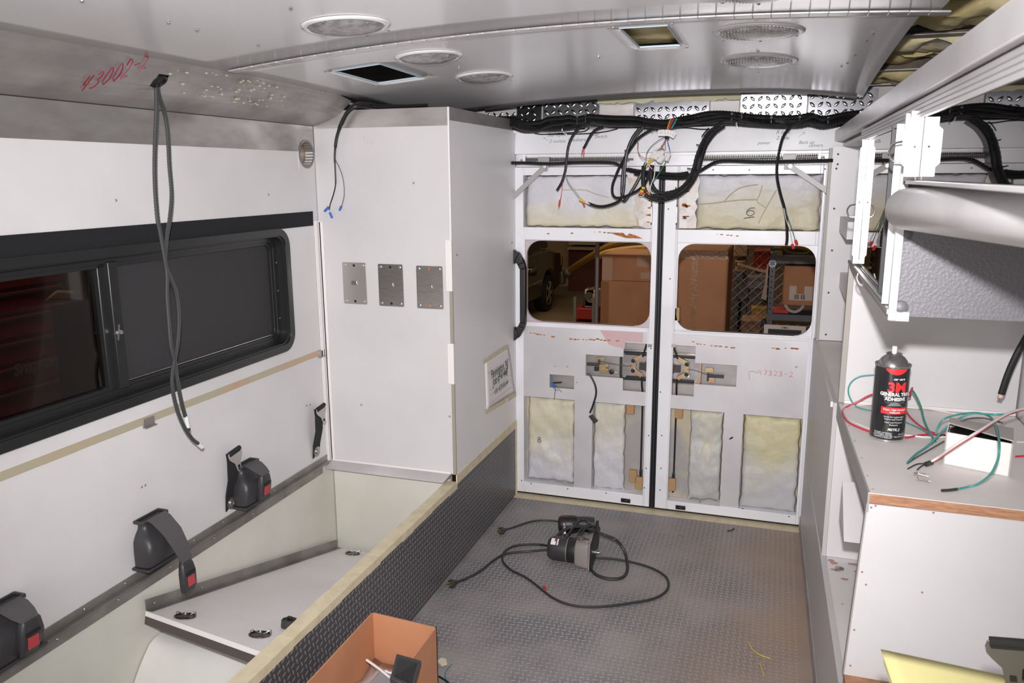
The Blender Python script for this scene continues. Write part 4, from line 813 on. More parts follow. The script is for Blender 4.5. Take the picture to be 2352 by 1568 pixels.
# ---------------------------------------------------------------- wiring harness over the doors
t = E('wiring_harness', (-.45, 3.40, 1.71), 'thick bundle of black corrugated looms strung along the header above the rear doors', 'harness')
HYY = 3.385
def tubes(name, paths, m, r, y=HYY, rib=0., n=8, par=None):
    for k, pp in enumerate(paths): MB().tube([atY(a, b, y - .004 * (k % 3)) for a, b in pp], r[k] if isinstance(r, (list, tuple)) else r, n, 6, rib=rib).build(name, m, par or t)
Z = lambda f, L: [f(*p) for p in L]
top = [(-20, 275), (60, 285), (180, 320), (350, 320), (480, 285), (620, 280), (720, 265), (820, 275), (950, 240), (1050, 245), (1250, 268), (1500, 280), (1700, 300), (1880, 305), (2050, 280), (2200, 262)]
cont = [(640, 225), (820, 216), (1000, 222), (1150, 235), (1400, 262), (1600, 272), (1760, 262), (1880, 235), (2050, 262), (2300, 222), (2480, 210)]
rows_ = []
for k, (dy, rr) in enumerate(((0, .011), (28, .010), (55, .012), (85, .011), (108, .009), (20, .008), (70, .009))):
    ph = k * 1.7; P_ = [Z4(x, y + dy * (.9 if x < 400 else .75) + 9 * math.sin(x / 130 + ph)) for x, y in top] + [Z5(x, y + dy * 1.0 + 9 * math.sin(x / 150 + ph)) for x, y in cont]
    rows_.append(P_)
for k, P_ in enumerate(rows_):
    MB().tube([atY(a, b, HYY + .012 * ((k * 2) % 3) - .006 * (k % 2)) for a, b in P_], (.0115, .010, .012, .0115, .009, .008, .009)[k], 8, 5, rib=.0045).build('main_loom', blackg, t)
tubes('tie_wrap_loom', [Z(Z4, [(0, 300), (90, 330), (300, 390), (500, 400), (700, 385), (900, 350)])], blackg, .011, HYY - .002)
tubes('branch_loom', [Z(Z4, [(960, 330), (900, 350), (820, 400), (750, 500), (705, 620), (686, 780), (670, 900), (632, 1030), (572, 1135)])], blackg, .0062, 3.36, .004)
tubes('branch_loom', [Z(Z4, [(1130, 370), (1020, 420), (950, 520), (915, 590), (890, 630)])], blackg, .0062, 3.37, .004)
tubes('thin_lead', [Z(Z4, [(960, 380), (900, 425), (700, 445), (400, 462), (300, 450)]), Z(Z4, [(1300, 395), (1150, 430), (900, 455), (450, 462)]), Z(Z5, [(100, 420), (250, 390), (420, 385), (560, 400), (680, 400)])], blackg, .0022, 3.435)
tubes('branch_loom', [Z(Z4, [(1610, 365), (1520, 480), (1440, 620), (1400, 700), (1370, 850), (1352, 1050), (1350, 1180), (1376, 1262), (1450, 1170), (1540, 1020), (1640, 800)]),
    Z(Z4, [(1720, 395), (1560, 500), (1450, 640), (1340, 820), (1270, 980), (1237, 1080), (1240, 1180), (1290, 1225), (1400, 1205), (1550, 1130), (1640, 1030), (1690, 880)]),
    Z(Z4, [(1570, 380), (1480, 500), (1420, 640), (1395, 760), (1385, 900), (1375, 1080), (1360, 1200)])], blackg, (.0068, .0062, .0068), 3.345, .004)
tubes('branch_loom', [Z(Z4, [(945, 1290), (1050, 1325), (1150, 1325), (1270, 1290), (1350, 1235), (1385, 1195)])], blackg, .0072, 3.35, .004)
tubes('heavy_branch_loom', [Z(Z5, [(840, 320), (720, 410), (620, 540), (560, 700), (520, 880), (440, 1020), (320, 1125), (170, 1172), (60, 1160), (-10, 1080), (-30, 950), (-10, 830)]),
    Z(Z5, [(800, 350), (670, 450), (590, 580), (530, 730), (490, 880), (410, 1040), (290, 1150), (150, 1205), (20, 1205), (-60, 1190), (-110, 1100), (-120, 960), (-110, 840)]),
    Z(Z5, [(860, 360), (740, 450), (640, 590), (590, 740), (545, 900), (460, 1060), (360, 1160), (250, 1220), (100, 1260), (-10, 1240), (-100, 1190)])], blackg, (.0100, .0098, .0072), 3.335, .0045)
tubes('door_top_loom', [Z(Z4, [(-30, 805), (200, 806), (500, 815), (800, 800), (1100, 798), (1250, 806), (1330, 840), (1420, 890), (1560, 922), (1800, 948), (2000, 962), (2150, 950), (2250, 915)]) + Z(Z5, [(560, 905), (650, 850), (760, 795), (900, 780), (1200, 790), (1500, 790), (1900, 780), (2160, 776)])], blackg, .0078, 3.395, .005)
tubes('door_top_loom', [Z(Z4, [(1420, 880), (1560, 905), (1800, 930), (2000, 942), (2150, 925)]), Z(Z4, [(1500, 935), (1700, 965), (1900, 985), (2100, 985), (2200, 945)])], blackg, .0078, 3.39, .005)
tubes('branch_loom', [Z(Z5, [(1980, 235), (1860, 270), (1740, 320), (1640, 385), (1560, 500), (1512, 680), (1487, 850), (1492, 1000), (1530, 1180), (1578, 1350), (1602, 1500)]) + [(1808, 545), (1806, 563)]], blackg, .0062, 3.36, .004)
tubes('tie_wrap_loom', [Z(Z5, [(1780, 300), (1900, 245), (2050, 290), (2250, 235), (2400, 200)]), Z(Z5, [(200, 330), (500, 300), (800, 240), (900, 245), (1100, 300), (1300, 340), (1600, 350)])], blackg, .0055, HYY - .018, .004)
for x, y, w_ in [Z4(815, 310) + (18,), Z4(915, 290) + (20,), Z4(1395, 685) + (8,), Z5(945, 270) + (17,), Z5(1065, 260) + (16,), Z5(1760, 300) + (14,), Z5(1418, 310) + (15,), Z5(2100, 310) + (13,)]:
    q = atY(x, y, 3.37); h = w_ * .0019 / 2
    mb = MB(); mb.ring([(q.x - .002, q.y + .02 + a, q.z + b) for a, b in rrect(-.022, .03, -h, h, .008, 3)], [(q.x - .002, q.y + .02 + a, q.z + b) for a, b in rrect(-.020, .028, -h + .0016, h - .0016, .007, 3)], (.004, 0, 0)); mb.box(q.x - .004, q.x + .004, q.y - .004, q.y + .003, q.z + h - .003, q.z + h + .005); mb.build('cable_tie', rubber, t)
for f, x, y, ang in ((Z5, 625, 440, -.9), (Z5, 580, 600, .25), (Z5, 470, 880, .2), (Z5, 300, 1150, 1.0), (Z5, 60, 1190, 1.5)):
    q = atY(*f(x, y), 3.33); d = Vector((math.cos(ang), 0, -math.sin(ang))); MB().tube([q - d * .019, q - d * .01 + Vector((0, -.010, 0)), q + d * .01 + Vector((0, -.010, 0)), q + d * .021], .0024, 6, 4).build('cable_tie', rubber, t)
# metal p-clips
for x, y in (Z4(665, 420), Z5(1010, 345)): q = atY(x, y, 3.40); MB().tube([q + Vector((0, .03, .012)), q + Vector((0, -.03, .014)), q + Vector((0, -.036, -.004)), q + Vector((0, .03, -.012))], .0035, 8, 4).build('p_clip', chrome, t)
# terminals, coloured wires, nylon connectors, tags
def strand(pp, m, r=.0013, y=3.325, nm='wire'): MB().tube([atY(a, b, y) for a, b in pp], r, 6, 5).build(nm, m, t)
for pts in ([(885, 632), (875, 670), (868, 710)], [(893, 632), (895, 670), (890, 722)]): strand(Z(Z4, pts), redw, .0022)
strand(Z(Z4, [(640, 1030), (630, 1120), (622, 1200), (605, 1260)]), redw); q = [atY(*Z4(x, y), 3.325) for x, y in ((608, 1250), (595, 1320), (592, 1345))]; MB().cyl(q[0], q[1], .0042, 8).build('red_terminal', red, t); MB().cyl(q[1], q[2], .002, 6).build('terminal_pin', chrome, t)
strand(Z(Z4, [(675, 950), (700, 1030), (760, 1120), (830, 1210), (860, 1250)]), mat('light_grey_wire', (.35, .34, .35), .5)); strand(Z(Z4, [(680, 960), (720, 1050), (790, 1140), (880, 1260), (900, 1300)]), MATS['light_grey_wire'])
MB().cyl(atY(*Z4(838, 1240), 3.32), atY(*Z4(905, 1272), 3.32), .0042, 8).build('yellow_terminal', yellow, t); MB().cyl(atY(*Z4(880, 1270), 3.325), atY(*Z4(905, 1325), 3.325), .0038, 8).build('red_terminal', red, t); MB().cyl(atY(*Z4(905, 1272), 3.32), atY(*Z4(965, 1300), 3.32), .0028, 8).build('white_terminal', wwhite, t)
cols = [redw, yellow, green, MATS['purple_wire'], orange, brownw, blackg, redw, wwhite]
for k, (x, y) in enumerate(((1780, 655), (1800, 640), (1820, 650), (1770, 670), (1835, 640), (1850, 650), (1865, 655), (1790, 665), (1760, 640))): strand(Z(Z4, [(1885 + k % 3, 490), (1862 - k * 3, 560 + 3 * k), (1830 - k, 610), (x, y)]), cols[k], .0012, 3.322)
strand(Z(Z4, [(1890, 500), (1905, 570), (1925, 640), (1930, 690)]), mat('blue_wire', (.03, .10, .42), .4)); strand(Z(Z4, [(1885, 500), (1870, 570), (1875, 640)]), green)
strand(Z(Z4, [(1875, 490), (1790, 535), (1700, 610), (1650, 690), (1640, 780)]), blackg, .0012); strand(Z(Z4, [(1545, 530), (1538, 620), (1560, 700), (1620, 745), (1680, 750)]), brownw); strand(Z(Z4, [(1550, 560), (1545, 660), (1580, 745), (1650, 770)]), brownw, .001)
for k, dx in enumerate((0, 16, 32, 48, 64, 80)): strand(Z(Z4, [(1940 + dx, 268 + k * 2), (1915 + dx * .7, 330), (1895 + dx * .5, 400), (1888, 470)]), [yellow, redw, brownw, redw, blackg, green][k], .0014, 3.33)
strand(Z(Z4, [(2005, 270), (1985, 330), (1950, 390)]), mat('cyan_wire', (.02, .35, .42), .4), .0018, 3.325)
for x0, y0, x1, y1, w_ in ((1770, 655, 1700, 745, .010), (1810, 660, 1745, 760, .009), (1855, 655, 1790, 735, .010), (1860, 715, 1800, 800, .010), (1925, 680, 1885, 780, .009), (1830, 730, 1780, 790, .008)):
    a, b = atY(*Z4(x0, y0), 3.315), atY(*Z4(x1, y1), 3.315); MB().tube([a, a.lerp(b, .12), a.lerp(b, .15), b], [w_ * .6, w_ * .9, w_ * 1.0, w_ * 1.05], 6, 0).build('nylon_connector', nylon, t, bevel=.001)
strand(Z(Z4, [(1750, 800), (1748, 880), (1735, 980), (1700, 1070), (1692, 1130), (1712, 1170)]), wwhite, .0022); strand(Z(Z4, [(1880, 790), (1840, 860), (1780, 960), (1715, 1040), (1690, 1110), (1695, 1160)]), green, .0018)
strand(Z(Z4, [(1665, 830), (1715, 880)]), mat('pink_wire', (.75, .35, .42), .4), .002); strand(Z(Z4, [(1735, 760), (1690, 790), (1640, 860)]), yellow, .002); strand(Z(Z4, [(1720, 750), (1680, 770), (1660, 800)]), yellow, .003)
for x0, y0, x1, y1, m_ in ((1700, 1195, 1560, 1150, redw), (1700, 1198, 1590, 1110, yellow), (1705, 1200, 1600, 1095, orange), (1700, 1200, 1570, 1130, brownw), (1700, 1205, 1600, 1195, wwhite), (1695, 1203, 1545, 1190, blackg), (1695, 1198, 1610, 1170, orange)):
    strand(Z(Z4, [(x0, y0), ((x0 + x1) / 2, (y0 + y1) / 2 + 8), (x1, y1)]), m_, .0018, 3.325)
for x, y, m_ in ((1590, 1145, yellow), (1610, 1105, yellow), (1575, 1165, orange)): MB().cyl(atY(*Z4(x - 18, y - 8), 3.32), atY(*Z4(x + 18, y + 8), 3.32), .004, 8).build('yellow_terminal' if m_ is yellow else 'orange_terminal', m_, t)
for k, (x, y, an) in enumerate(((1825, 438, -.05), (1862, 440, .0), (1900, 440, .1), (1930, 446, .35), (1965, 462, .5))):
    q = atY(*Z4(x, y), 3.315 + .002 * k); c, s = math.cos(-an), math.sin(-an); R_ = lambda u, v: q + Vector((u * c - v * s, 0, u * s + v * c))
    MB().prism([R_(-.012, -.013), R_(.010, -.013), R_(.010, .010), R_(-.012, .010)], (0, -.0006, 0)).build('paper_tag', paper, t, smooth=0)
    for j in (-.006, -.001, .005): MB().prism([R_(-.009, j), R_(.006, j), R_(.006, j + .0014), R_(-.009, j + .0014)], (0, -.0009, 0)).build('tag_print', inkg, t, smooth=0)
MB().tube([atY(*Z4(1870, 500), 3.315), atY(*Z4(1915, 506), 3.310)], .005, 8, 0).build('cable_tie', rubber, t)
for pts, m_ in (([(1800, 478), (1806, 505), (1815, 530), (1820, 556)], wwhite), ([(1803, 480), (1812, 505), (1822, 535), (1828, 556)], green)): strand(pts, m_, .0015, 3.355)
for x, y in ((1821, 565), (1829, 556)): MB().cyl(atY(x - 2, y - 5, 3.355), atY(x + 2, y + 6, 3.355), .0055, 8).build('red_terminal', red, t)
# ================================================================ right side cabinetry
kx = lambda y: .168 + (3.46 - y) * .0165
lc = E('base_cabinet', (.42, 2.0, 0), 'open white base cabinet with grey kick panel under the worn countertop', 'cabinet')
MB().hexa([(kx(3.46), 3.46, 0), (kx(3.46) + .016, 3.46, 0), (kx(.8) + .016, .8, 0), (kx(.8), .8, 0), (kx(3.46), 3.46, .352), (kx(3.46) + .016, 3.46, .352), (kx(.8) + .016, .8, .352), (kx(.8), .8, .352)]).hexa([(kx(3.46), 3.46, .352), (kx(3.46) + .016, 3.46, .352), (kx(2.45) + .016, 2.455, .352), (kx(2.45) + .004, 2.455, .352), (kx(3.46), 3.46, .838), (kx(3.46) + .016, 3.46, .838), (kx(2.45) + .016, 2.455, .838), (kx(2.45) + .004, 2.455, .838)]).build('kick_panel', greyw, lc, smooth=0)
MB().hexa([(kx(3.46) - .004, 3.46, 0), (kx(3.46) + .001, 3.46, 0), (kx(.8) + .001, .8, 0), (kx(.8) - .004, .8, 0), (kx(3.46) - .003, 3.46, .055), (kx(3.46) + .001, 3.46, .055), (kx(.8) + .001, .8, .055), (kx(.8) - .003, .8, .055)]).build('kick_trim', mat('kick_trim_grey', (.40, .385, .39), .5, 0, (.30, .285, .29), 14, .4, .6), lc)
bx('shelf_board', white2, lc, kx(2) + .01, .66, 1.1, 3.44, .334, .3505, smooth=0)
mb = MB()
for i in range(14):
    y = 2.43 - abs(random.gauss(0, .06)) if i < 9 else random.uniform(1.6, 2.4); x = random.uniform(kx(2) + .02, .30); s = random.uniform(.002, .009); mb.prism([(x + s * 1.6 * math.cos(a) * random.uniform(.6, 1.2), y + s * math.sin(a) * random.uniform(.6, 1.2), .3522) for a in [2 * math.pi * k / 8 for k in range(8)]], (0, 0, .0008))
mb.build('dust_patch', mat('brown_dust', (.44, .27, .20), .9), lc)
MB().lathe([(.012, 0), (.013, .001), (.004, .004)], (.235, 2.38, .353), (0, 0, 1), 14).build('grey_washer', alu2, lc)
bx('inner_divider', white, lc, .2012, .66, 2.455, 2.470, .352, .815, smooth=0)
q = atY(1978, 1160, 2.0); MB().prism([(kx(2) + .012, 2.18, .70), (kx(2) + .012, 2.18, .60), (kx(2) + .012, 2.02, .60)], (.05, 0, 0)).build('corner_brace', white, lc, bevel=.001)
e0 = atY(1995, 1143, 1.744); e1 = atY(1939, 1548, 1.744)
MB().prism([(e0.x, 1.744, .815), (e1.x, 1.744, e1.z), (.66, 1.744, e1.z), (.66, 1.744, .815)], (0, .016, 0)).build('end_panel', mat('end_white', (.60, .59, .595), .4, 0, (.55, .54, .545), 3, .35, .7), lc, smooth=0)
MB().prism([(e0.x - .003, 1.7445, .815), (e1.x - .003, 1.7445, e1.z), (e1.x + .0, 1.7445, e1.z), (e0.x, 1.7445, .815)], (0, .016, 0)).build('panel_edge', mat('mauve_grey_edge', (.33, .30, .30), .5), lc)
bx('lower_rail', wood, lc, kx(1.75) + .004, .66, 1.70, 1.76, .352, e1.z, smooth=0)
bx('lower_shelf_top', white2, lc, kx(1.5) + .02, .66, 1.1, 1.742, e1.z - .012, e1.z - .004)
screws('screw', [atY(x, y, 1.7435) for x, y in ((2001, 1165), (2011, 1161), (2144, 1177), (1980, 1313), (1989, 1342), (2118, 1360), (1962, 1446), (1953, 1528))], (0, -1, 0), .0022, mat('rusty_pin', (.30, .16, .15), .6), lc)
ct = E('countertop', (.42, 2.1, .84), 'worn grey laminate countertop with raw plywood front edge holding the spray can', 'countertop')
f0, f1 = atZ(1925, 930, .84), atZ(1995, 1131, .84)
MB().prism([(f0.x, 2.449, .84), (f1.x, f1.y, .84), (.655, f1.y - .01, .84), (.655, 2.449, .84)], (0, 0, -.0015)).build('laminate_sheet', countm, ct, smooth=0)
MB().prism([(f0.x + .002, 2.449, .838), (f1.x + .002, f1.y + .001, .838), (.655, f1.y - .009, .838), (.655, 2.449, .838)], (0, 0, -.021)).build('plywood_core', wood, ct, smooth=0)
MB().hexa([(f0.x - .001, 2.449, .796), (f0.x + .003, 2.449, .796), (f1.x + .003, f1.y, .796), (f1.x - .001, f1.y, .796), (f0.x - .001, 2.449, .841), (f0.x + .003, 2.449, .841), (f1.x + .003, f1.y, .841), (f1.x - .001, f1.y, .841)]).build('metal_edge_strip', mat('edge_strip_grey', (.33, .32, .325), .45), ct)
screws('screw', [atZ(x, y, .8402) for x, y in ((1992, 1093), (2005, 1124), (1979, 1052), (1963, 1013), (1950, 978), (1935, 930), (2024, 924))], (0, 0, 1), .003, smudge, ct)
# tall open recess by the doors
rc = E('open_recess', (.4, 2.9, .84), 'tall open white recess beside the right rear door above the grey panel', 'cabinet')
bx('recess_floor', countm, rc, kx(3) + .006, .655, 2.472, 3.44, .820, .8365, smooth=0)
bx('far_panel', white, rc, .186, .655, 3.405, 3.42, .84, 1.60, smooth=0)
bx('far_stile', mat('stile_olive', (.36, .34, .31), .45), rc, .175, .187, 3.398, 3.425, .80, 1.595, bevel=.001)
bx('splash_panel', white, rc, .214, .655, 2.452, 2.468, .8415, 1.66, smooth=0)
bx('near_stile', MATS['stile_olive'], rc, .200, .2155, 2.447, 2.470, .8415, 1.25, bevel=.001)
bx('sealant_bead', sealm, rc, .216, .655, 2.445, 2.452, .8415, .850)
for z in (1.395, 1.21): MB().prism([(.24, 2.62, z), (.24, 2.62, z - .07), (.24, 2.475, z - .07), (.24, 2.475, z)], (.02, 0, 0)).build('shelf_cleat', white, rc, smooth=0)
for py_ in (500, 632): q = atY(1934, py_, 3.30); bx('shelf_bracket', white, rc, q.x, q.x + .05, 3.02, 3.404, q.z - .06, q.z, smooth=0)
mb = MB()
for x, y in ((1925, 354), (1924, 377), (1921, 387), (1916, 479), (1911, 575), (1897, 768), (1903, 672)): mb.lathe([(.004, 0), (.004, .0008)], atY(x, y, 3.4045), (0, -1, 0), 8)
mb.build('drill_holes', ink, rc)
t = E('screwdriver', (.23, 2.6, .85), 'red-brown handled screwdriver lying in the recess next to the spray can', 'screwdriver')
MB().lathe([(.004, 0), (.011, .006), (.012, .03), (.010, .07), (.006, .09)], (.222, 2.50, .852), (.85, .5, .04), 12).build('handle', mat('amber_red', (.33, .04, .015), .25, coat=.5), t)
MB().cyl((.222 + .076, 2.545, .856), (.222 + .165, 2.597, .860), .003, 8).build('shaft', steel, t)

# ---------------------------------------------------------------- upper cabinet with glass doors
uc = E('upper_cabinet', (.43, 1.9, 1.25), 'long aluminium upper cabinet with sliding glass doors along the right wall', 'cabinet')
UX = .205
alub = mat('satin_aluminium', (.68, .665, .67), .33, .45, (.54, .52, .52), 4, .35, .65)
MB().hexa([(UX - .012, .10, 1.615), (UX + .02, .10, 1.615), (UX + .02, 3.53, 1.622), (UX - .012, 3.53, 1.622), (UX - .012, .10, 1.655), (UX + .02, .10, 1.655), (UX + .02, 3.53, 1.662), (UX - .012, 3.53, 1.662)]).build('top_beam', alub, uc, bevel=.002)
bx('top_track', alub, uc, UX, UX + .03, .10, 2.455, 1.585, 1.615, bevel=.001)
for dz in (.004, .011, .018): bx('track_groove', mat('groove_grey', (.25, .24, .25), .5), uc, UX - .0006, UX + .002, .10, 2.45, 1.588 + dz, 1.5895 + dz)
bx('recess_top', white, uc, UX + .02, .655, 2.47, 3.44, 1.60, 1.612)
bx('back_panel', white2, uc, .645, .655, .10, 2.45, 1.25, 1.66); bx('top_panel', white2, uc, UX + .01, .655, .10, 2.45, 1.655, 1.665)
bx('bottom_panel', white2, uc, UX + .01, .645, 1.60, 2.45, 1.253, 1.262, smooth=0)
bx('near_bottom_panel', greyw, uc, UX + .03, .645, .10, 1.575, 1.482, 1.488)
bx('end_panel', hammer, uc, UX + .006, .655, 1.572, 1.585, 1.247, 1.655, smooth=0)
bx('inner_end_panel', white2, uc, UX + .03, .645, 2.435, 2.45, 1.26, 1.65)
MB().box(UX - .004, UX + .03, 1.566, 2.46, 1.238, 1.256).box(UX - .008, UX, 1.566, 2.46, 1.250, 1.259).build('bottom_track', alub, uc, bevel=.001)
for dz in (.0, .006): bx('track_groove', MATS['groove_grey'], uc, UX - .0085, UX - .006, 1.57, 2.455, 1.2515 + dz, 1.253 + dz)
MB().box(UX - .006, UX + .008, 1.562, 1.574, 1.24, 1.60).build('corner_post', alub, uc, bevel=.001)
MB().box(UX - .006, UX + .004, 1.500, 1.512, 1.482, 1.60).build('corner_post', alub, uc, bevel=.001)
for x, y in ((2078, 538), (2068, 706), (2380, 560)): MB().lathe([(.013, 0), (.0125, .003), (.009, .006), (.003, .0075)], atY(x, y, 1.5722), (0, -1, 0), 20).build('dome_bolt', hammer, uc)
mir = glass_mat('cabinet_glass', (.62, .56, .52), .04, .012, 1.15)
def gdoor(y0, y1, z0, z1, hy, hz0, hz1, x, lab, pw=.018):
    d = MB().box(x, x + .0045, y0, y1, z0, z1).build('glass_door', mir, uc, label=lab)
    f = bpy.data.objects.new('tmp', None); bpy.data.objects.remove(f)
    m_ = mat('polished_white_metal', (.86, .85, .86), .28, .35)
    bx('door_pull', m_, d, x - pw * .8, x, hy - .0015, hy + .0015, z0 + .005, z1 - .005, bevel=.0005)
    MB().prism([(x - .001, hy - .0018, hz0), (x - .001, hy - .0018, hz1), (x - .008, hy - .0018, hz1), (x - pw, hy - .0018, hz1 - pw * .7), (x - pw, hy - .0018, hz0 + pw * .7), (x - .008, hy - .0018, hz0)], (0, -.003, 0)).build('pull_plate', m_, d, bevel=.0005)
    MB().lathe([(.002, 0), (.002, .0005)], (x - .010, hy - .0050, (hz0 + hz1) / 2), (0, -1, 0), 10).build('pull_screw', ink, d)
    return d
gdoor(1.60, 2.44, 1.259, 1.59, 2.31, 1.275, 1.575, UX + .006, 'far glass door with white metal pull')
gdoor(.14, 1.500, 1.489, 1.59, 1.43, 1.495, 1.585, UX + .003, 'near glass door with white metal pull', .028)
bx('black_door_seal', rubber, uc, UX - .001, UX + .012, 1.775, 1.787, 1.26, 1.59)
for y in (1.615,): bx('bright_stile', MATS['polished_white_metal'], uc, UX - .012, UX + .0, y, y + .003, 1.262, 1.585)
bx('near_bottom_track', alub, uc, UX - .006, UX + .03, .10, 1.512, 1.482, 1.488, bevel=.001)
MB().tube([(UX - .012, 2.1, 1.262), (UX - .014, 2.09, 1.25), (UX - .005, 2.08, 1.236), (UX + .02, 2.10, 1.233)], .0016, 6, 5).build('zip_tie_loop', wwhite, uc)
for y, z in ((2.36, 1.40), (1.56, 1.535)):
    MB().tube([(UX - .008 + .0, y, z + .018), (UX - .022, y, z + .014), (UX - .028, y, z), (UX - .022, y, z - .014), (UX - .008, y, z - .016)], .0022, 6, 4).build('pull_ring', chrome, uc)
bs = E('padded_bolster', (.25, 1.2, 1.45), 'white vinyl padded bolster roll sticking out below the near glass door', 'bolster')
b0, b1 = atY(2080, 479, 1.49), atY(2352, 494, 1.02)
dv = (b1 - b0); mb = MB(); PR = [(0, .030), (.004, .034), (.012, .0355), (.3, .0355), (.8, .0355), (1.6, .0355)]
L_ = dv.length; mb.lathe([(.004, -.003), (.022, -.002), (.031, .002), (.0345, .010), (.0345, L_ * 2.2)], b0, dv, 32).build('vinyl_roll', vinyl, bs, smooth=60)
o_ = b0 + Vector((.036, -.02, -.0)); MB().hexa([b0 + Vector((.03, .0, .0)), b0 + Vector((.03, .0, .025)), b0 + dv * 2.2 + Vector((.03, 0, .025)), b0 + dv * 2.2 + Vector((.03, 0, 0)), b0 + Vector((.10, .02, .0)), b0 + Vector((.10, .02, .025)), b0 + dv * 2.2 + Vector((.12, 0, .025)), b0 + dv * 2.2 + Vector((.12, 0, 0))]).build('mounting_board', greyw, bs)

# ---------------------------------------------------------------- things on the counter
K = .84
cp_ = atZ(2036, 1004, K); cx, cyy = cp_.x, cp_.y; cr_ = .0405
sc_ = E('spray_can', (cx, cyy, K), 'black spray adhesive can with red label and white nozzle standing on the countertop', 'spray can')
H_ = .190
MB().lathe([(cr_ - .003, 0), (cr_ + .0008, .001), (cr_ + .001, .005), (cr_ - .001, .007)], (cx, cyy, K), n=40).build('base_rim', chrome, sc_)
MB().lathe([(cr_, .006), (cr_, H_)], (cx, cyy, K), n=48).build('printed_body', mat('can_black', (.016, .016, .018), .25, coat=.4), sc_)
MB().lathe([(cr_ + .0008, H_ - .002), (cr_ + .002, H_ + .001), (cr_ + .0015, H_ + .004), (cr_ - .003, H_ + .0035), (cr_ - .004, H_), (cr_ - .005, H_ + .004), (cr_ - .009, H_ + .013), (cr_ - .015, H_ + .021), (cr_ - .021, H_ + .025), (cr_ - .0225, H_ + .027), (cr_ - .0215, H_ + .030), (cr_ - .024, H_ + .031), (.013, H_ + .026), (.006, H_ + .026)], (cx, cyy, K), n=40).build('metal_shoulder', mat('can_metal', (.50, .49, .50), .22, .95), sc_)
MB().cyl((cx, cyy, K + H_ + .026), (cx, cyy, K + H_ + .031), .005, 12).cyl((cx, cyy, K + H_ + .030), (cx, cyy, K + H_ + .048), .0062, 14, .0058).build('nozzle', mat('white_plastic', (.85, .84, .84), .35), sc_, smooth=40)
a0 = math.atan2(-cyy, -cx) + .26      # the label's middle, turned a little to the right
def band(name, z0, z1, a, b, m_, rr=.0003, arc=0.):
    mb = MB(); n = 16
    for i in range(n + 1):
        t = a + (b - a) * i / n; sag = arc * (1 - ((2 * i / n) - 1) ** 2); R = cr_ + rr
        mb.v += [(cx + R * math.cos(a0 + t), cyy + R * math.sin(a0 + t), K + z0 - sag), (cx + R * math.cos(a0 + t), cyy + R * math.sin(a0 + t), K + z1)]
    mb.f = [(2 * i, 2 * i + 2, 2 * i + 3, 2 * i + 1) for i in range(n)]; return mb.build(name, m_, sc_, smooth=60)
labr = mat('label_red', (.75, .035, .04), .35); labw = mat('label_white', (.8, .8, .8), .4); labg = mat('label_grey', (.20, .20, .21), .4)
band('red_crest', H_ - .006, H_ - .002, -.62, .62, labr, arc=.011); band('red_band', .073, .090, -.72, .95, labr); band('grey_bar', .113, .119, -.62, -.22, labg); band('gauge_arc', .091, .094, -.42, .52, labg, arc=-.013)
def ct_(s, size, z, m_, bold=0., shear=0., sx=1., ang=0., name='printed_text', al='CENTER'): text(name, s, size, (0, 0, 0), (1, 0, 0), (0, 1, 0), m_, sc_, al, bold, shear, wrap=(cx, cyy, cr_ + .0002, a0 + ang, K + z), sx=sx)
ct_('car care', .0085, .160, labw, .0002, .3, ang=.18); ct_('3M', .034, .130, labr, .0013, sx=1.05, ang=.10); ct_('GENERAL TRIM', .0118, .1195, labw, .0005, sx=.92, ang=.05); ct_('ADHESIVE', .0118, .1075, labw, .0005, sx=.95, ang=.06)
ct_('THE PRO\'S CHOICE', .0055, .1005, labg, ang=.05); ct_('Clear, High Strength', .0068, .0822, labw, .0001, ang=.1); ct_('Adhesive', .0068, .0752, labw, .0001, ang=.1)
for i, s_ in enumerate(('Great for Lightweight', 'Fabrics and Carpets', 'Heat and Moisture', 'Resistant')): ct_(s_, .0056, .064 - .0062 * i - (.002 if i > 1 else 0), labw, ang=.08)
ct_('NSTK.2', .009, .030, labw, .0002, .3, ang=.10)
for i, s_ in enumerate(('DANGER: EXTREMELY', 'FLAMMABLE. VAPORS', 'MAY CAUSE FLASH FIRE.', 'HARMFUL IF INHALED')): ct_(s_, .0045, .022 - .004 * i, labw, ang=-.50)
ct_('18.1 OZ', .005, .019, labw, ang=.62); ct_('Net Wt (513 g)', .005, .013, labw, ang=.55)
band('yellow_flash', .031, .036, -.22, -.08, yellow)
# white carton, lid half open, dark inside
wbx = E('white_carton', (.46, 2.1, K), 'small open white carton with dark contents under the tangle of wires', 'carton')
A_, B_ = atZ(2165, 1066, K), atZ(2318, 1097, K); hgt = .078; dd = Vector((.045, .19, 0)) * .62; up = Vector((0, 0, hgt)); TN = .003
un = (B_ - A_).normalized(); fr = Vector((un.y, -un.x, 0))
mc = mat('white_carton_board', (.80, .78, .75), .6)
MB().prism([A_, B_, B_ + up, A_ + up], -fr * TN).build('front_side', mc, wbx); MB().prism([A_ + dd, B_ + dd, B_ + dd + up, A_ + dd + up], -fr * TN).build('back_side', mc, wbx)
MB().prism([A_, A_ + dd, A_ + dd + up, A_ + up], un * TN).build('left_side', mc, wbx); MB().prism([B_, B_ + dd, B_ + dd + up, B_ + up], -un * TN).build('right_side', mc, wbx)
MB().prism([A_, B_, B_ + dd, A_ + dd], (0, 0, TN)).build('bottom', mc, wbx)
MB().prism([A_ + dd + up, B_ + dd + up, B_ + up * 1.05 + dd * .03, A_ + up * 1.0 + dd * .62], (0, 0, .003)).build('lid_flap', mat('grey_board', (.48, .45, .43), .7), wbx)
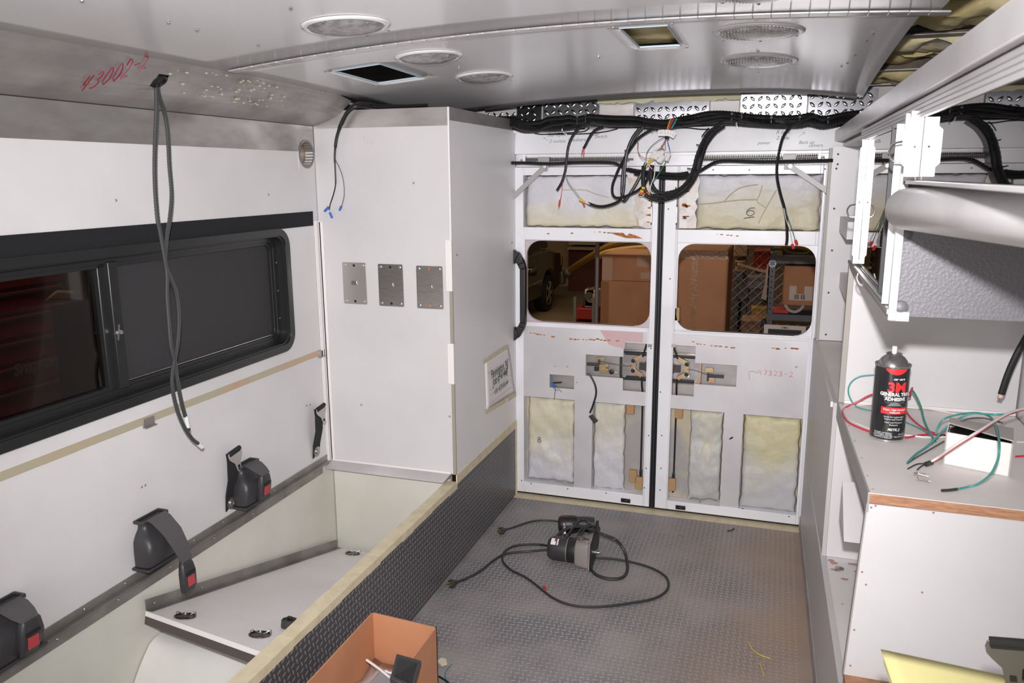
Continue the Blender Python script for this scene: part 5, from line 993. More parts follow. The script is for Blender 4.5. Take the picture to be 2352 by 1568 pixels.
MB().hexa([A_ + dd * .1 + un * .005, B_ + dd * .1 - un * .005, B_ + dd * .95 - un * .005, A_ + dd * .95 + un * .005, A_ + dd * .1 + up * .85 + un * .005, B_ + dd * .1 + up * .85 - un * .005, B_ + dd * .95 + up * .85 - un * .005, A_ + dd * .95 + up * .85 + un * .005]).build('dark_contents', black, wbx, bevel=.008)
def wire(lab, pts, m_, r=.0022, parts=None, z=K + .003):
    o = E('loose_wire', atZ(*pts[0][:2], z), lab, 'wire')
    P_ = [atZ(p[0], p[1], z + (p[2] if len(p) > 2 else 0)) for p in pts]
    P_ = [q if q.y < 2.436 or p[0] > 2330 else atY(p[0], p[1], 2.436) for p, q in zip(pts, P_)]
    MB().tube(P_, r, 8, 7).build('wire', m_, o); return o, P_
W5 = lambda x, y: (1820 + x / 3.733, 740 + y / 3.733)
def w5(L): return [W5(p[0], p[1]) + tuple(p[2:]) for p in L]
wire('red wire looping round behind the spray can', w5([(1030, 560, .10), (1010, 600, .085), (985, 640, .06), (720, 612, .05), (560, 680, .02), (445, 740), (435, 790), (480, 855), (580, 905), (680, 942), (820, 985), (960, 990), (1080, 970), (1180, 962), (1320, 968)]), redw, .0026)
wire('white wire looping on the counter behind the spray can', w5([(1420, 790), (1280, 760), (1100, 730), (900, 702), (700, 703), (550, 712), (450, 745), (455, 800), (520, 850), (620, 895), (700, 925), (850, 955), (1000, 970), (1150, 985), (1320, 982)]), wwhite, .0024)
wire('green wire arching up the splash panel behind the spray can', w5([(1190, 1040, .004), (1200, 990, .006), (1150, 940, .006), (1050, 890), (960, 850), (860, 800), (700, 762), (580, 735), (520, 695, .004), (480, 600, .03), (500, 520, .055), (580, 465, .07), (720, 450, .07)]), mat('teal_light_wire', (.06, .30, .27), .4), .0020)
wire('dark green wire hanging from the clip beside the spray can', w5([(1020, 570, .09), (1060, 630, .07), (1100, 720, .045), (1130, 840, .02), (1170, 930, .006), (1215, 1000, .004), (1228, 1022, .002)]), green, .0026)
wire('green wire arching over the left corner of the white carton', w5([(1230, 960, .01), (1250, 890, .03), (1300, 830, .05), (1400, 795, .06), (1560, 775, .08), (1680, 800, .09), (1740, 870, .105), (1765, 960, .118), (1775, 1070, .112), (1760, 1180, .085), (1700, 1300, .045), (1600, 1380, .012), (1500, 1410), (1410, 1430)]), MATS['teal_light_wire'], .0024)
wire('long green wire coming in from the right over the white carton', w5([(2060, 715, .10), (1940, 760, .10), (1860, 785, .10), (1750, 790, .10), (1640, 785, .095), (1540, 780, .09), (1440, 820, .075), (1350, 880, .05), (1260, 960, .03), (1160, 1060, .01), (1060, 1130, .004), (985, 1205)]), MATS['teal_light_wire'], .0026)
o, P_ = wire('red and white wire pair crossing over the white carton with black terminals', w5([(2120, 720, .11), (1990, 745, .11), (1870, 780, .11), (1750, 845, .105), (1600, 940, .095), (1450, 1030, .075), (1330, 1110, .045), (1260, 1160, .02), (1195, 1200, .006)]), redw, .0028)
MB().tube([p + Vector((-.002, -.004, .003)) for p in P_], .0028, 8, 7).build('white_wire', wwhite, o); MB().tube([P_[-1], P_[-1] + Vector((-.014, -.012, -.002))], .006, 8, 0).build('black_sleeve', greyp, o)
for e in ((990, 1255), (1070, 1265)): MB().tube([P_[-1] + Vector((-.01, -.008, -.001)), atZ(*W5((e[0] + 1150) / 2, 1215 + (e[0] > 1000) * 15), K + .006), atZ(*W5(*e), K + .003)], .0017, 6, 5).build('black_lead', greyp, o)
wire('grey wire lying over the carton flap', w5([(1300, 940, .05), (1400, 880, .07), (1500, 830, .085), (1640, 822, .085), (1800, 862, .085)]), mat('dark_grey_wire', (.09, .085, .085), .5), .002)
wire('grey lead passing behind the carton corner to the counter front', w5([(985, 1210, 0), (1060, 1160, 0), (1180, 1090, 0), (1300, 1020, .0)]), MATS['dark_grey_wire'], .0018)
wire('red wire running out to the right of the white carton', w5([(1915, 1150), (1990, 1145), (2080, 1140)]), redw, .0024); wire('pale wire running out to the right above the red one', w5([(1920, 1025), (2000, 1028), (2080, 1030)]), wwhite, .0022)
o, P_ = wire('green wire end with black sleeve at the counter front', w5([(1280, 1442), (1350, 1438), (1410, 1430)]), greyp, .0034)
o, P_ = wire('red wire folded behind the spray can down to the carton', w5([(970, 745), (1000, 800), (1060, 860), (1130, 910), (1220, 950), (1310, 965)]), redw, .0024)
for i, (x, y, an, lab) in enumerate(((1095, 1300, .5, 'bright loose screw lying crosswise on the counter front'), (1120, 1310, -.6, 'bright loose screw leaning over another on the counter front'), (1130, 1352, -.45, 'bright loose screw lying lowest, closest to the plywood edge'))):
    q = atZ(*W5(x, y), K + .003 + .002 * i); d = Vector((math.cos(an), math.sin(an) * .9, 0)).normalized(); s = E('loose_screw', q, lab, 'screw', 'loose screws on the counter')
    MB().lathe([(.0022, -.010), (.0048, -.012), (.0046, -.014), (.002, -.015)], q, d, 12).build('screw_head', chrome, s); mb = MB()
    mb.tube([q - d * .011 + d * .0016 * k for k in range(14)] + [q + d * .014], [.0022, .0015] * 7 + [.0004], 8, 0).build('screw_shank', steel, s)
t = E('black_cable', atY(2300, 850, 2.2), 'black cable with bare cut end hanging at the right edge above the counter', 'cable')
MB().tube([atY(x, y, 2.25) for x, y in ((2400, 700), (2360, 770), (2335, 815), (2315, 860), (2300, 905))], .0085, 10, 6).build('cable', rubber, t); MB().tube([atY(2300, 905, 2.25), atY(2297, 913, 2.25)], .006, 8, 0).build('cut_end', mat('copper_white', (.7, .5, .4), .5), t)
t = E('seat_belt_tongue', atY(2320, 1450, 1.18), 'large metal belt tongue on a black strap in the lower right corner', 'seat belt')
tongue(t, atY(2318, 1478, 1.16), (1, -.05, .12), (-.20, 0, 1), .88, mat('dark_tongue_steel', (.13, .125, .125), .3, .5))
loft([[atY(x - w_ * .7, y, 1.185), atY(x + w_, y + 4, 1.185), atY(x + w_, y + 4, 1.190), atY(x - w_ * .7, y, 1.190)] for x, y, w_ in ((2322, 1472, 42), (2338, 1530, 44), (2360, 1600, 50), (2380, 1700, 60))]).build('webbing', webb, t, smooth=60)
pd_ = E('note_pad', (.4, .9, .75), 'yellow paper pad with curled edge in the lower right corner', 'notepad')
z_ = .80; c = [atZ(2023, 1490, z_ + .006), atZ(2352, 1560, z_), atZ(2420, 1575, z_), atZ(2030, 1640, z_)]
mb = MB(); n = 12; q0, q1 = c[0], atZ(2500, 1592, z_); v0 = Vector((.02, -.30, 0))
for j in range(n + 1):
    for i in range(n + 1): u, v = i / n, j / n; p = q0.lerp(q1, u) + v0 * v; mb.v.append(tuple(p))
for j in range(n):
    for i in range(n): k = j * (n + 1) + i; mb.f.append((k, k + n + 1, k + n + 2, k + 1))
o = mb.build('top_sheet', pad, pd_, smooth=60); s = o.modifiers.new('thickness', 'SOLIDIFY'); s.thickness = .0008; s.offset = -1
MB().prism([q0 + Vector((.004, -.008, -.008)), q1 + Vector((0, -.008, -.004)), q1 + v0 + Vector((0, 0, -.004)), q0 + v0 + Vector((.004, 0, -.008))], (0, 0, -.010)).build('sheet_block', pad, pd_)

# ---------------------------------------------------------------- ceiling lamps
lens = mat('lamp_lens', (.36, .345, .35), .25, .3, (.22, .21, .21), 55, .4, .6)
for i, (px, py, pw, rib, lab) in enumerate(((795, 70, 206, 0, 'round domed ceiling lamp, largest and closest of the three on the left'), (985, 139, 158, 0, 'round domed ceiling lamp beside the left square cut-out'), (1112, 183, 136, 0, 'round domed ceiling lamp nearest the tall cabinet top'),
        (1742, 82, 206, 1, 'ribbed round ceiling lamp just behind the ceiling seam'), (1742, 147, 176, 1, 'ribbed round ceiling lamp closest to the rear doors on the right'), (1738, -6, 200, 1, 'round ceiling lamp cut off by the top of the picture'))):
    q = atZ(px, py, 1.83)
    for _ in range(4): q = atZ(px, py, zc(q.x, q.y) - .012)
    fw_ = (RM.transposed() @ (q - CAM)).y; r = pw / 2 * fw_ / FPX; z = zc(q.x, q.y); e_ = .01
    nx_ = Vector(((zc(q.x + e_, q.y) - zc(q.x - e_, q.y)) / (2 * e_), (zc(q.x, q.y + e_) - zc(q.x, q.y - e_)) / (2 * e_), -1)).normalized()
    o0 = Vector((q.x, q.y, z - .001)); t = E('ceiling_lamp', o0, lab, 'lamp', 'round ceiling lamps')
    MB().lathe([(r, 0), (r * .99, .002), (r * .93, .005), (r * .87, .006), (r * .84, .004), (r * .83, 0)], o0, nx_, 40).build('bezel_ring', ceilm if not rib else mat('bezel_metal', (.56, .54, .55), .25, .6), t, smooth=60)
    MB().lathe([(r * .85, .003), (r * .80, .007), (r * .62, .012), (r * .35, .015), (r * .02, .016)], o0, nx_, 36).build('lens', lens, t, smooth=80)
    if rib:
        mb = MB(); k = 22
        for j in range(k):
            u = (-1 + 2 * (j + .5) / k) * .80 * r; w_ = math.sqrt((.80 * r) ** 2 - u * u); hgt_ = lambda v: .0150 - .010 * ((u * u + v * v) / (r * r))
            mb.tube([o0 + Vector((u, v, 0)) + nx_ * hgt_(v) for v in (-w_, -w_ / 2, 0, w_ / 2, w_)], .0012, 4, 0)
        mb.build('lens_ribs', lens, t, kind='stuff')
    for a in range(6): aa = a * math.pi / 3 + .5; screws('bezel_screw', [o0 + Vector((math.cos(aa) * r * .93, math.sin(aa) * r * .93, 0)) + nx_ * .008], nx_, .004, chrome, t)

# ---------------------------------------------------------------- router and cords on the floor
W3 = lambda x, y: (980 + x / 3.7935, 1130 + y / 3.7935)
W9 = lambda x, y: (1260 + x / 10.455, 1180 + y / 10.455)
rt = E('trim_router', atZ(1330, 1275, 0), 'black and grey trim router lying on its side on the floor', 'router')
A0 = atZ(*W9(30, 800), .048); A1 = atZ(*W9(760, 900), .048); ax = (A1 - A0).normalized(); R_ = .048
A0.z = A1.z = .049
MB().lathe([(.020, -.006), (.036, -.003), (.043, .006), (R_, .02), (R_, .075)], A0, ax, 28).build('motor_cap', greyp, rt)
LM = (A1 - A0).length
MB().lathe([(R_ - .001, .075), (R_ + .001, .078), (R_ + .001, LM * .9), (R_ - .001, LM * .92)], A0, ax, 28).build('motor_body', black, rt)
MB().lathe([(R_ + .0008, .0745), (R_ + .0012, .077)], A0, ax, 28).build('band_line', mat('brass_line', (.45, .40, .25), .4, .5), rt)
sd = ax.cross(Vector((0, 0, 1))); upv = Vector((0, 0, 1))
def rp(a, s_, u): return A0 + ax * a + sd * s_ + upv * u
for a0_, a1_, m_ in ((.012, .032, labw), (.036, .042, nylon)): MB().add([rp(a, (R_ + .0006) * math.cos(th) * 1, (R_ + .0006) * math.sin(th)) for a in (a0_, a1_) for th in (.7, .9, 1.1, 1.3)], [(0, 1, 5, 4), (1, 2, 6, 5), (2, 3, 7, 6)]).build('label_sticker', m_, rt)
MB().add([rp(a, (R_ + .0009) * math.cos(th), (R_ + .0009) * math.sin(th)) for a in (.026, .032) for th in (1.0, 1.15, 1.3)], [(0, 1, 4, 3), (1, 2, 5, 4)]).build('red_mark', red, rt)
grm = mat('router_grey', (.30, .27, .26), .45, .1)
loft([[rp(LM * .90, a, b) for a, b in rrect(-.052, .052, -.047, .052, .03, 4)], [rp(LM * .94, a, b) for a, b in rrect(-.055, .055, -.048, .056, .024, 4)], [rp(LM * 1.35, a, b) for a, b in rrect(-.060, .060, -.048, .060, .016, 4)]]).build('base_casting', grm, rt, smooth=50)
MB().lathe([(.013, -.002), (.014, .006), (.012, .010), (.004, .011)], rp(LM * 1.05, .012, .056), upv, 18).build('clamp_knob', mat('knob_brown', (.10, .075, .065), .4), rt)
MB().cyl(rp(LM * 1.05, .012, .062), rp(LM * 1.30, .016, .062), .002, 6).build('slot_line', rubber, rt); MB().prism([rp(LM * 1.25, .030, .0605), rp(LM * 1.32, .030, .0605), rp(LM * 1.32, .048, .0605), rp(LM * 1.25, .048, .0605)], upv * .0006).build('scale_window', zinc, rt)
PT = [(1160, 830), (1250, 590), (1370, 240), (1410, 245), (1475, 690), (1210, 1320), (1180, 1300)]
ce_ = rp(LM * 1.36, 0, .0)
sq = [(.0, .098), (-.088, .012), (.0, -.048 + .0), (.088, .012)]
MB().prism([rp(LM * 1.36, a, b) for a, b in ((-.030, .070), (.052, .058), (.062, -.044), (.045, -.0475), (-.035, -.0475), (-.060, -.02))], ax * .005).build('base_plate_metal', grm, rt)
MB().prism([rp(LM * 1.405, a, b) for a, b in ((-.055, .112), (-.070, .108), (-.092, .030), (-.082, .0), (.040, -.0475), (.062, -.0475), (.068, -.035), (.058, .040))], ax * .008).build('sub_base', black, rt, bevel=.001)
MB().lathe([(.012, 0), (.012, .006), (.007, .008), (.007, .020), (.003, .022)], rp(LM * 1.45, -.01, .0), ax, 14).build('collet', chrome, rt)
rt2 = E('corded_tool', atZ(1300, 1215, 0), 'second black corded tool with red label lying behind the trim router', 'power tool')
B0 = atZ(*W9(330, 420), .04); B1 = atZ(*W9(860, 420), .04); ax2 = (B1 - B0).normalized(); B0.z = B1.z = .042
MB().lathe([(.018, -.004), (.032, .0), (.038, .012), (.039, .06), (.036, .075)], B0 + Vector((-.03, .06, .0)), ax2, 24).build('tool_body', black, rt2)
MB().lathe([(.034, .075), (.034, .12), (.030, .15)], B0 + Vector((-.03, .06, 0)), ax2, 24).build('tool_nose', greyp, rt2)
q = B0 + Vector((-.02, .055, .0385)); MB().hexa([q + Vector(p) for p in ((0, 0, 0), (.028, 0, 0), (.028, .012, -.004), (0, .012, -.004), (0, 0, .001), (.028, 0, .001), (.028, .012, -.003), (0, .012, -.003))]).build('red_label', red, rt2)
MB().lathe([(.036, .012), (.0385, .014), (.0385, .022), (.036, .024)], B0 + Vector((-.01, -.005, -.005)), ax2, 20).build('metal_ring', chrome, rt2)
def cord(lab, pts, r=.0048, cat='cord', hz=0.006, nm='power_cord'):
    P_ = [atZ(p[0], p[1], hz + (p[2] if len(p) > 2 else 0)) for p in pts]; o = E(nm, P_[0], lab, cat); MB().tube(P_, r, 8, 7).build('cord', mat('grey_black_cord', (.030, .028, .030), .55), o); return o, P_
def plug(o, p, d, col_):
    d = Vector(d).normalized(); MB().lathe([(.006, 0), (.008, .004), (.008, .012), (.014, .020), (.0165, .026), (.0165, .034), (.012, .036)], p, d, 14).build('plug_body', col_, o)
    s = d.cross(Vector((0, 0, 1))).normalized()
    for k in (-1, 1): MB().hexa([p + d * a + s * (k * .006 + b) + Vector((0, 0, c)) for c in (-.003, .003) for a, b in ((.036, -.001), (.052, -.001), (.052, .001), (.036, .001))]).build('prong', mat('brass', (.65, .45, .18), .3, .9), o)
    MB().cyl(p + d * .036 + Vector((0, 0, .007)), p + d * .054 + Vector((0, 0, .007)), .0022, 8).build('prong', MATS['brass'], o)
w3 = lambda L: [W3(p[0], p[1]) + tuple(p[2:]) for p in L]
o, P_ = cord('black power cord with plug at the riser, behind the router', w3([(690, 325, .008), (760, 305), (860, 270), (960, 248), (1060, 246), (1200, 262, .01), (1300, 280, .06), (1400, 300, .07)]), .0042); plug(o, P_[0], P_[0] - P_[1], greyp)
o, P_ = cord('black power cord whose brass plug is closest to the cardboard box', w3([(265, 780, .008), (350, 750), (470, 685), (570, 605), (660, 548), (760, 525), (900, 515), (1075, 498, .02)])); plug(o, P_[0], P_[0] - P_[1], greyp)
cord('black cord making the wide loop on the open floor', w3([(1075, 470, .025), (1000, 458), (900, 455), (780, 465), (700, 500), (662, 550, .008), (668, 610), (740, 680), (860, 740), (950, 805), (1030, 870), (1100, 920), (1210, 970), (1360, 997), (1550, 995), (1750, 970), (1950, 935), (2060, 885), (2106, 820), (2090, 745), (2010, 685), (1900, 640), (1760, 603), (1600, 578), (1480, 572), (1380, 566)]))
o, P_ = cord('thick black cord arching over the router and curling in front', w3([(1425, 590, .01), (1440, 680), (1500, 730), (1600, 755), (1700, 745), (1748, 680), (1738, 560, .02), (1700, 470, .05), (1640, 410, .08), (1540, 370, .10), (1400, 315, .11), (1290, 300, .10), (1190, 335, .09), (1120, 400, .08), (1095, 450, .07)]), .0062)
MB().tube(P_[8:10], .0072, 8, 0).build('cord_clamp', mat('dull_brown', (.10, .06, .045), .6), o)
o, P_ = cord('thin coiled black cord bunched on top of the second tool', w3([(1180, 470, .07), (1240, 360, .10), (1330, 250, .10), (1390, 245, .10), (1400, 290, .11), (1330, 380, .10), (1300, 420, .08), (1340, 330, .11), (1420, 280, .09), (1440, 320, .10), (1350, 420, .08), (1330, 400, .10), (1400, 300, .12), (1490, 300, .08), (1500, 330, .07), (1420, 350, .10), (1360, 430, .07)]), .0042)
o = MB().lathe([(.004, 0), (.0045, .003), (.0045, .016), (.003, .018)], atZ(*W3(1018, 822), .006), (1, -.9, 0), 12).build('wire_nut', red); tag(o, 'tiny red plastic crimp lying on the floor beside the looping cord', 'crimp')
for lab, pts, m_, r in (('short yellow wire offcut lying highest on the floor', ((1720, 1474), (1728, 1490), (1745, 1503), (1769, 1511)), yellow, .0013), ('shorter yellow wire offcut lying below the longer one', ((1746, 1520), (1749, 1535), (1754, 1550)), yellow, .0013), ('tiny green wire offcut lying on the floor near the doors', ((1557, 1227), (1565, 1230), (1574, 1232)), green, .0014), ('black curled scrap on the floor near the right door', ((1671, 1219), (1680, 1217), (1687, 1213)), rubber, .0022)):
    P_ = [atZ(x, y, .004) for x, y in pts]; o = MB().tube(P_, r, 6, 5).build('wire_offcut', m_); tag(o, lab, 'wire')

# ---------------------------------------------------------------- cardboard box at the bottom edge
bz = .32; c0, c1 = atZ(855, 1405, bz), atZ(1003, 1440, bz); wv = c1 - c0; wv.z = 0; fv = Vector((.0, -.62, 0))
kb = E('cardboard_box', (c0.x + .1, c0.y - .3, 0), 'open brown cardboard box of scrap parts at the bottom edge of the picture', 'box')
def pan(a, b, zt, n_, name): MB().prism([Vector((a.x, a.y, .002)), Vector((b.x, b.y, .002)), Vector((b.x, b.y, zt)), Vector((a.x, a.y, zt))], n_).build(name, card, kb, smooth=0)
pan(c0, c1, bz, Vector((0, -.004, 0)), 'back_side'); pan(c0, c0 + fv, bz, Vector((.004, 0, 0)), 'left_side'); pan(c1, c1 + fv, bz, Vector((-.004, 0, 0)), 'right_side'); pan(c0 + fv, c1 + fv, bz, Vector((0, .004, 0)), 'front_side')
MB().prism([Vector((p.x, p.y, .002)) for p in (c0, c1, c1 + fv, c0 + fv)], (0, 0, .004)).build('bottom', card, kb)
ins = .19
o = MB(); 
for j in range(9):
    for i in range(9):
        u, v = i / 8, j / 8; p = c0.lerp(c1, .04 + .92 * u) + fv * (.02 + .9 * v); o.v.append((p.x, p.y, ins + .05 * noise.noise(Vector((u * 3, v * 4, 2))) + .03 * noise.noise(Vector((u * 9, v * 9, 5)))))
for j in range(8):
    for i in range(8): k = j * 9 + i; o.f.append((k, k + 9, k + 10, k + 1))
o = o.build('crumpled_paper', mat('mauve_paper', (.50, .43, .41), .7), smooth=40); tag(o, 'crumpled pale paper filling the cardboard box', 'paper'); s = o.modifiers.new('t', 'SOLIDIFY'); s.thickness = .004
def inbox(px, py, z): return atZ(px, py, z)
t = E('black_frame_part', inbox(930, 1530, .22), 'dark grey plastic frame part sticking up inside the cardboard box', 'part')
O_ = [atY(911, 1500, 1.60), atY(968, 1516, 1.60), atY(950, 1580, 1.50), atY(896, 1556, 1.50)]; cen = (O_[0] + O_[2]) / 2; nn = (O_[1] - O_[0]).cross(O_[3] - O_[0]).normalized()
if nn.y > 0: nn = -nn
I_ = [cen + (p - cen) * .74 for p in O_]; M2 = [cen + (p - cen) * .76 for p in O_]
MB().ring(O_, I_, nn * .012).build('outer_frame', greyp, t, bevel=.002); MB().prism([M2[0].lerp(M2[3], .46), M2[1].lerp(M2[2], .46), M2[1].lerp(M2[2], .56), M2[0].lerp(M2[3], .56)], nn * .009).build('cross_bar', greyp, t)
MB().prism(I_, nn * .002).build('dark_panel', black, t)
o = MB().tube([inbox(842, 1515, .24), inbox(870, 1535, .235), inbox(895, 1555, .23)], .0035, 6, 3).build('cable_piece', nylon); tag(o, 'short straight white cable piece in the cardboard box', 'cable')
o = MB().tube([inbox(885, 1540, .235), inbox(900, 1545, .235), inbox(930, 1538, .24), inbox(960, 1515, .25)], .0028, 6, 5).build('cable_piece', nylon); tag(o, 'curved white cable across the dark frame part in the cardboard box', 'cable')
q = inbox(885, 1562, .215); o = MB().hexa([q + Vector(p) for p in ((-.03, -.05, -.03), (.03, -.03, -.03), (.03, .01, -.03), (-.02, .01, -.03), (-.03, -.05, .012), (.03, -.04, .0), (.03, .012, .006), (-.02, .014, .018))]).build('grey_clamp', mat('clamp_grey', (.24, .22, .23), .5), bevel=.004); tag(o, 'ribbed grey plastic clamp lying in the cardboard box', 'clamp')
MB().tube([q + Vector((.025, -.02, .012)), q + Vector((.04, -.01, .004)), q + Vector((.042, -.01, -.012)), q + Vector((.03, -.02, -.02))], .003, 8, 5).build('wire_bail', chrome, o)
t = E('floor_scraps', atZ(1015, 1530, .01), 'pale scrap with blue wire lying just behind the cardboard box', 'scrap')
q = atZ(1016, 1524, .012); MB().prism([q + Vector(p) for p in ((-.02, .0, 0), (-.012, .022, 0), (.004, .02, 0), (.016, 0, 0), (.004, -.014, 0))], (0, 0, .006)).build('pale_scrap', mat('pale_scrap', (.62, .55, .42), .7), t)
MB().tube([atZ(x, y, .008) for x, y in ((1037, 1525), (1027, 1537), (1022, 1549), (1027, 1562), (1040, 1575))], .0015, 6, 5).build('blue_wire', mat('dull_blue', (.05, .16, .26), .5), t); MB().tube([atZ(x, y, .008) for x, y in ((1008, 1553), (1020, 1560), (1030, 1568))], .003, 6, 4).build('black_wire', rubber, t)
# ================================================================ the workshop outside
GZ = -.9
conc = mat('tan_concrete', (.30, .24, .17), .6, 0, (.25, .20, .14), 1.2, .4, .6)
bx('ground', conc, None, -14, 7, -4, 19, GZ - .05, GZ, kind='structure')
sb = E('wall_shop', (-3, 17, 0), kind='structure')
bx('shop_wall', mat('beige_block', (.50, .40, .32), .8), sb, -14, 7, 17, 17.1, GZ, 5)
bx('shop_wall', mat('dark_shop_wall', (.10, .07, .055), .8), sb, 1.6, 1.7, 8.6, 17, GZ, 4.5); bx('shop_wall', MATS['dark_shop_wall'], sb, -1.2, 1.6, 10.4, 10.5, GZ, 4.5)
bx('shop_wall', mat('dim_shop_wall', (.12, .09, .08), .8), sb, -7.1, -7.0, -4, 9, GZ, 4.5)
# cabinets along the far wall
t = E('wall_cabinet', (-4.6, 16.6, GZ), 'dark red and white wall unit far behind the green car', 'cabinet')
q0, q1 = atY(1306, 560, 16.3), atY(1372, 560, 16.3); bx('upper_unit', mat('offwhite_unit', (.62, .52, .44), .6), t, q0.x, q1.x, 16.3, 16.9, atY(1340, 562, 16.3).z, 1.75); bx('counter_unit', mat('unit_top', (.50, .42, .36), .6), t, q0.x, q1.x, 16.2, 16.9, atY(1340, 574, 16.2).z, atY(1340, 568, 16.2).z)
bx('lower_unit', mat('dark_red_unit', (.10, .025, .02), .5), t, q0.x, q1.x + .3, 16.3, 16.9, GZ, atY(1340, 575, 16.3).z)
# parked car
wq = atZ(1264, 714, GZ); SXp = wq.x; WR = .33
cr_t = E('car', (SXp - .9, wq.y - 1.5, GZ), 'dark green car parked outside, seen through the left rear door window', 'car')
cg = mat('car_dark_green', (.012, .022, .012), .12, .3, coat=.8)
def cY(y, z): return (wq.y + y, GZ + z)
body = [(-3.9, .42), (-3.9, .95), (-3.3, 1.08), (.05, 1.10), (.78, 1.02), (.98, .80), (.98, .40), (.62, .32), (.48, .32)]
arch = [(.43 * math.cos(a), .30 + .43 * math.sin(a)) for a in [math.pi * i / 10 for i in range(11)]]
bodyp = body[:-1] + [(.45, .30)] + arch[1:-1] + [(-.45, .30), (-2.2, .30), (-2.35, .30)] + [(-2.75 + .43 * math.cos(a), .30 + .43 * math.sin(a)) for a in [math.pi * i / 10 for i in range(1, 10)]] + [(-3.25, .32)]
MB().prism([(SXp - .03, *cY(a, b)) for a, b in bodyp], (-1.7, 0, 0)).build('body', cg, cr_t, bevel=.05, seg=3)
MB().prism([(SXp - .18, *cY(a, b)) for a, b in [(-2.8, 1.05), (-2.2, 1.62), (.15, 1.66), (.55, 1.08)]], (-1.4, 0, 0)).build('cabin', cg, cr_t, bevel=.05, seg=3)
MB().prism([(SXp - .165, *cY(a, b)) for a, b in [(-2.45, 1.12), (-2.08, 1.54), (-1.0, 1.57), (-1.0, 1.12)]], (-.02, 0, 0)).build('side_window', mat('car_glass', (.02, .025, .03), .05), cr_t)
MB().prism([(SXp - .165, *cY(a, b)) for a, b in [(-.9, 1.12), (-.9, 1.57), (.08, 1.60), (.38, 1.12)]], (-.02, 0, 0)).build('side_window', MATS['car_glass'], cr_t)
MB().box(SXp - .05, SXp - .012, wq.y - 3.4, wq.y - .5, GZ + .60, GZ + .64).build('side_moulding', chrome, cr_t)
MB().box(SXp - 1.72, SXp + .02, wq.y + .86, wq.y + 1.08, GZ + .36, GZ + .62).build('bumper', mat('bumper_green_grey', (.10, .10, .075), .4), cr_t, bevel=.04, seg=3)
MB().box(SXp - .2, SXp - .018, wq.y + .84, wq.y + .97, GZ + .72, GZ + .92).build('corner_lamp', mat('lamp_amber', (.45, .20, .08), .2), cr_t, bevel=.02)
MB().prism([(SXp - .02, *cY(-1.05 + a, .86 + b)) for a, b in rrect(-.12, .12, -.035, .035, .02)], (.02, 0, 0)).build('door_handle', chrome, cr_t)
for yy in (0, -2.75):
    wc = Vector((SXp - .02, wq.y + yy, GZ + WR)); MB().lathe([(WR * .62, -.0), (WR * .92, -.0), (WR, -.03), (WR, -.19), (WR * .9, -.22)], wc, (1, 0, 0), 30).build('tyre', rubber, cr_t); MB().lathe([(WR * .64, .0), (WR * .60, .006), (WR * .5, -.03), (WR * .18, -.01), (WR * .16, .01), (.01, .012)], wc, (1, 0, 0), 24).build('wheel_rim', mat('rim_metal', (.55, .47, .38), .3, .8), cr_t)
    mb = MB()
    for a in range(5): an = a * 2 * math.pi / 5; d_ = Vector((0, math.cos(an), math.sin(an))); s_ = Vector((0, -d_.z, d_.y)) * .035; mb.hexa([wc + d_ * .05 - s_, wc + d_ * .05 + s_, wc + d_ * WR * .6 + s_ * .8, wc + d_ * WR * .6 - s_ * .8] + [p + Vector((.012, 0, 0)) for p in (wc + d_ * .05 - s_, wc + d_ * .05 + s_, wc + d_ * WR * .6 + s_ * .8, wc + d_ * WR * .6 - s_ * .8)])
    mb.build('wheel_spokes', MATS['rim_metal'], cr_t, kind='stuff')
t = E('exhaust_hose', atY(1420, 560, 10.5), 'yellow exhaust hose arching from the car up past the cardboard carton', 'hose')
hy_ = mat('hose_yellow', (.42, .26, .08), .6)
MB().tube([atY(1306, 622, 13.8), atY(1335, 603, 13.0), atY(1368, 583, 12.2), atY(1400, 566, 11.4), atY(1432, 555, 10.8), atY(1470, 546, 10.2), atY(1540, 535, 9.6)], .055, 10, 6).build('hose', hy_, t)
MB().tube([atY(1372, 590, 9.2), atY(1395, 580, 9.1), atY(1430, 574, 9.0), atY(1475, 570, 8.9), atY(1530, 568, 8.8)], .036, 10, 6).build('hose', hy_, t)
MB().lathe([(.075, 0), (.085, .05), (.085, .16), (.06, .2)], atY(1302, 628, 13.82), (.45, -.9, .35), 16).build('hose_nozzle', mat('nozzle_grey', (.16, .12, .09), .6), t)
t = E('steel_post', (atY(1371, 650, 6.3).x, 6.3, GZ), 'thin grey steel post beside the large plain carton outside', 'post')
MB().cyl((atY(1371, 650, 6.3).x, 6.3, GZ), (atY(1371, 650, 6.3).x, 6.3, 2.2), .016, 12).build('post_tube', mat('galv_post', (.26, .25, .27), .4, .3), t); MB().lathe([(.06, 0), (.06, .01), (.02, .015)], (atY(1371, 650, 6.3).x, 6.3, GZ), (0, 0, 1), 16).build('post_foot', MATS['galv_post'], t)
def carton(x0, x1, y0, y1, zt, lab, tp, m_=cardd):
    t = E('large_carton', ((x0 + x1) / 2, (y0 + y1) / 2, GZ), lab, 'carton')
    bx('carton_body', m_, t, x0, x1, y0, y1, GZ + .001, zt, bevel=.018, seg=3)
    for a, b, c, d, e, f in tp: bx('packing_tape', mat('packing_tape_tan', (.44, .24, .13), .22, 0, (.40, .20, .10), 30, .4, .6, bump=.6, bscale=50), t, a, b, c, d, e, f)
    return t
xa, xb = atY(1381, 650, 6.0).x, atY(1381, 650, 6.0).x + .62; z1_ = atY(1430, 584, 6.0).z
t1 = carton(xa, xb, 6.0, 6.5, z1_, 'large plain brown carton outside behind the left rear door window', [])
